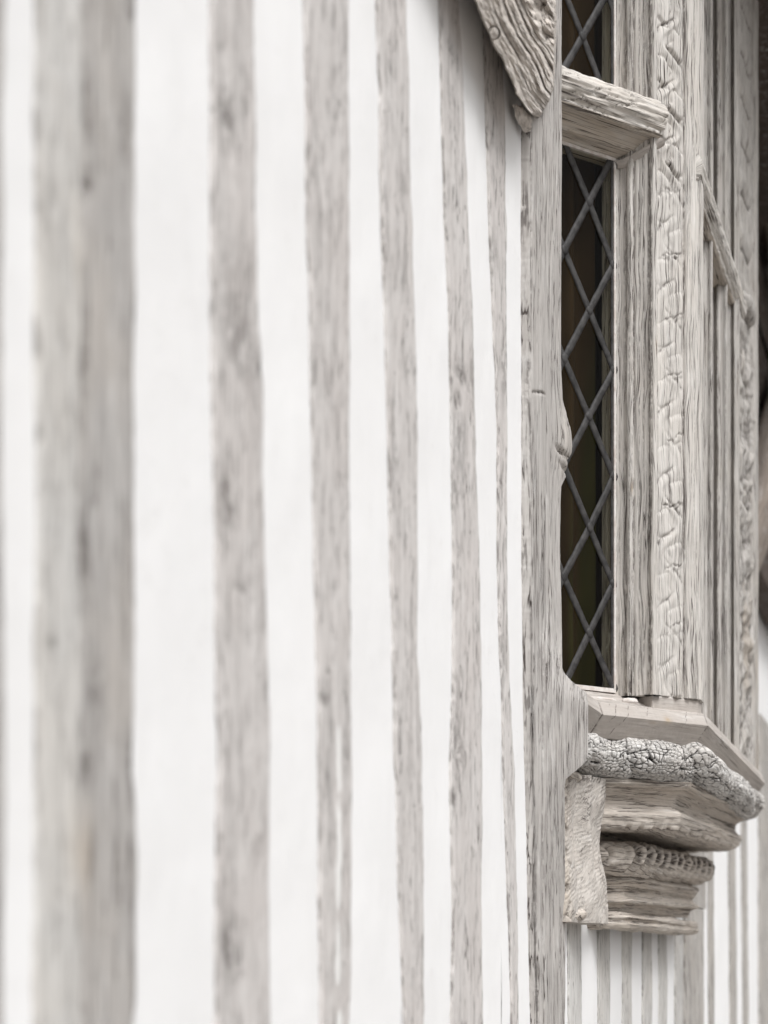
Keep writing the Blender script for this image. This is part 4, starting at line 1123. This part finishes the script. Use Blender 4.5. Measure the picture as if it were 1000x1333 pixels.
# broken putty chip at the foot of the window
def chip(c, uh, wh, zh, mat, seed, name):
    th, fi = np.meshgrid(np.linspace(0, pi, 16), np.linspace(0, 2 * pi, 31))
    k_ = 1 + .25 * fbm(np.sin(th) * 2 + seed, np.cos(fi) * 2, np.sin(fi) * 2, 3, seed)
    Ug = c[0] + uh * np.sign(np.cos(fi)) * np.abs(np.sin(th) * np.cos(fi)) ** .7 * k_
    Wg = c[1] + wh * np.sin(th) * np.sin(fi) * k_; Zg = c[2] + zh * np.cos(th) * k_
    X, Y = cfr(Ug, Wg)
    return grid(name, np.stack([X, Y, Zg], -1), mat, oriel)
chip((.19, -.055, .724), .05, .012, .006, 'putty', 3, 'putty_flake')
chip((.285, -.050, .724), .028, .016, .010, 'putty', 5, 'putty_flake')

# bay floor, roof and dark room behind
pl = [p for p in outline(-.05)[0]]
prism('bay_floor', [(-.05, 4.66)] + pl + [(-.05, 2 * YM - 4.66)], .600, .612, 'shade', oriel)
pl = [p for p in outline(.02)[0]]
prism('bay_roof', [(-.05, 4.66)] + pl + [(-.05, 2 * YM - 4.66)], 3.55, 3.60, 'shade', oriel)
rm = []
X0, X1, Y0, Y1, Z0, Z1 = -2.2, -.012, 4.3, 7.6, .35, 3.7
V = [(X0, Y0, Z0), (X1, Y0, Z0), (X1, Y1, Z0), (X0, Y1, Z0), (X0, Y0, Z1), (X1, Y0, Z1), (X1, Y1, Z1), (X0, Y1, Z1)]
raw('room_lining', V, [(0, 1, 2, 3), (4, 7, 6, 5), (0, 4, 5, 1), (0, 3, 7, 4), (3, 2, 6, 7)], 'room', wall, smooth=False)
# wall above the bay
panel(4.5, 7.6, 3.6, TOPZ, 60)
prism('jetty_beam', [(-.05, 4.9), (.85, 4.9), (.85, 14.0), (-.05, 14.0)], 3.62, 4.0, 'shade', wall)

# curtain hanging inside the near light (rests on nothing of the frame: its own thing)
def curtain(u0, u1, wv, mat, label, seed):
    Ug, Zg = np.meshgrid(np.linspace(u0, u1, 60), np.linspace(.77, 3.2, 40))
    Wg = wv + .018 * np.sin(Ug * 75 + .4 * fbm(Zg * 1.5, 0, 0, 2, seed)) + .01 * fbm(Ug * 9, Zg * .8, 0, 2, seed)
    X, Y = cfr(Ug, Wg)
    o = grid('curtain', np.stack([X, Y, Zg], -1), mat)
    o['label'] = label; o['category'] = 'curtain'; o['group'] = 'curtains behind the leaded light'
curtain(.0, .272, -.20, 'curtain', 'olive green curtain seen dimly through the left of the leaded light', 3)
curtain(.268, .335, -.205, 'curtain_b', 'dark brown curtain edge seen dimly right of the olive one', 4)

# ------------------------------------------------------------------ dark boarded structure beyond
porch = thing('boarded_jetty', 'dark brown boarded structure in shade at the right edge beyond the carved post', 'jetty', (0, 9.5, 1.6))
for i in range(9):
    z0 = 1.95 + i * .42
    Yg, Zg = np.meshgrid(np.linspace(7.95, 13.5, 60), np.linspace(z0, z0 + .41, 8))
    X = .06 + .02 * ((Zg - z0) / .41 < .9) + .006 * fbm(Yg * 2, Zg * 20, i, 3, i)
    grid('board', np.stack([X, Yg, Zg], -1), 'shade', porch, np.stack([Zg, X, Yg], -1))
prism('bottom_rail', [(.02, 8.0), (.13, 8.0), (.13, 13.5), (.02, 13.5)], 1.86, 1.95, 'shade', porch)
def curved(name, pts, wid, thick, mat, parent):
    p = np.array(pts, float); t = np.linspace(0, 1, len(p)); T = np.linspace(0, 1, 60)
    c = np.stack([np.interp(T, t, p[:, k_]) for k_ in range(3)], -1)
    for _ in range(20): c[1:-1] = (c[:-2] + 2 * c[1:-1] + c[2:]) / 4
    tg = np.gradient(c, axis=0); tg /= np.linalg.norm(tg, axis=1)[:, None]
    nn = np.stack([0 * T, -tg[:, 2], tg[:, 1]], -1)
    a = np.linspace(0, 2 * pi, 17)
    ca, sa = np.sign(np.cos(a)) * np.abs(np.cos(a)) ** .5, np.sign(np.sin(a)) * np.abs(np.sin(a)) ** .5
    P = c[:, None, :] + nn[:, None, :] * (ca * wid / 2)[None, :, None] + np.array([1, 0, 0])[None, None, :] * (sa * thick / 2)[None, :, None]
    P = P + .006 * fbm(P[..., 1] * 9, P[..., 2] * 9, 0, 3, 3)[..., None] * [1, 0, 0]
    G = np.stack([(ca * wid / 2)[None, :] + 0 * T[:, None], (sa * thick)[None, :] + 0 * T[:, None], T[:, None] * 2 + 0 * a], -1)
    return grid(name, P, mat, parent, G, capends=False)
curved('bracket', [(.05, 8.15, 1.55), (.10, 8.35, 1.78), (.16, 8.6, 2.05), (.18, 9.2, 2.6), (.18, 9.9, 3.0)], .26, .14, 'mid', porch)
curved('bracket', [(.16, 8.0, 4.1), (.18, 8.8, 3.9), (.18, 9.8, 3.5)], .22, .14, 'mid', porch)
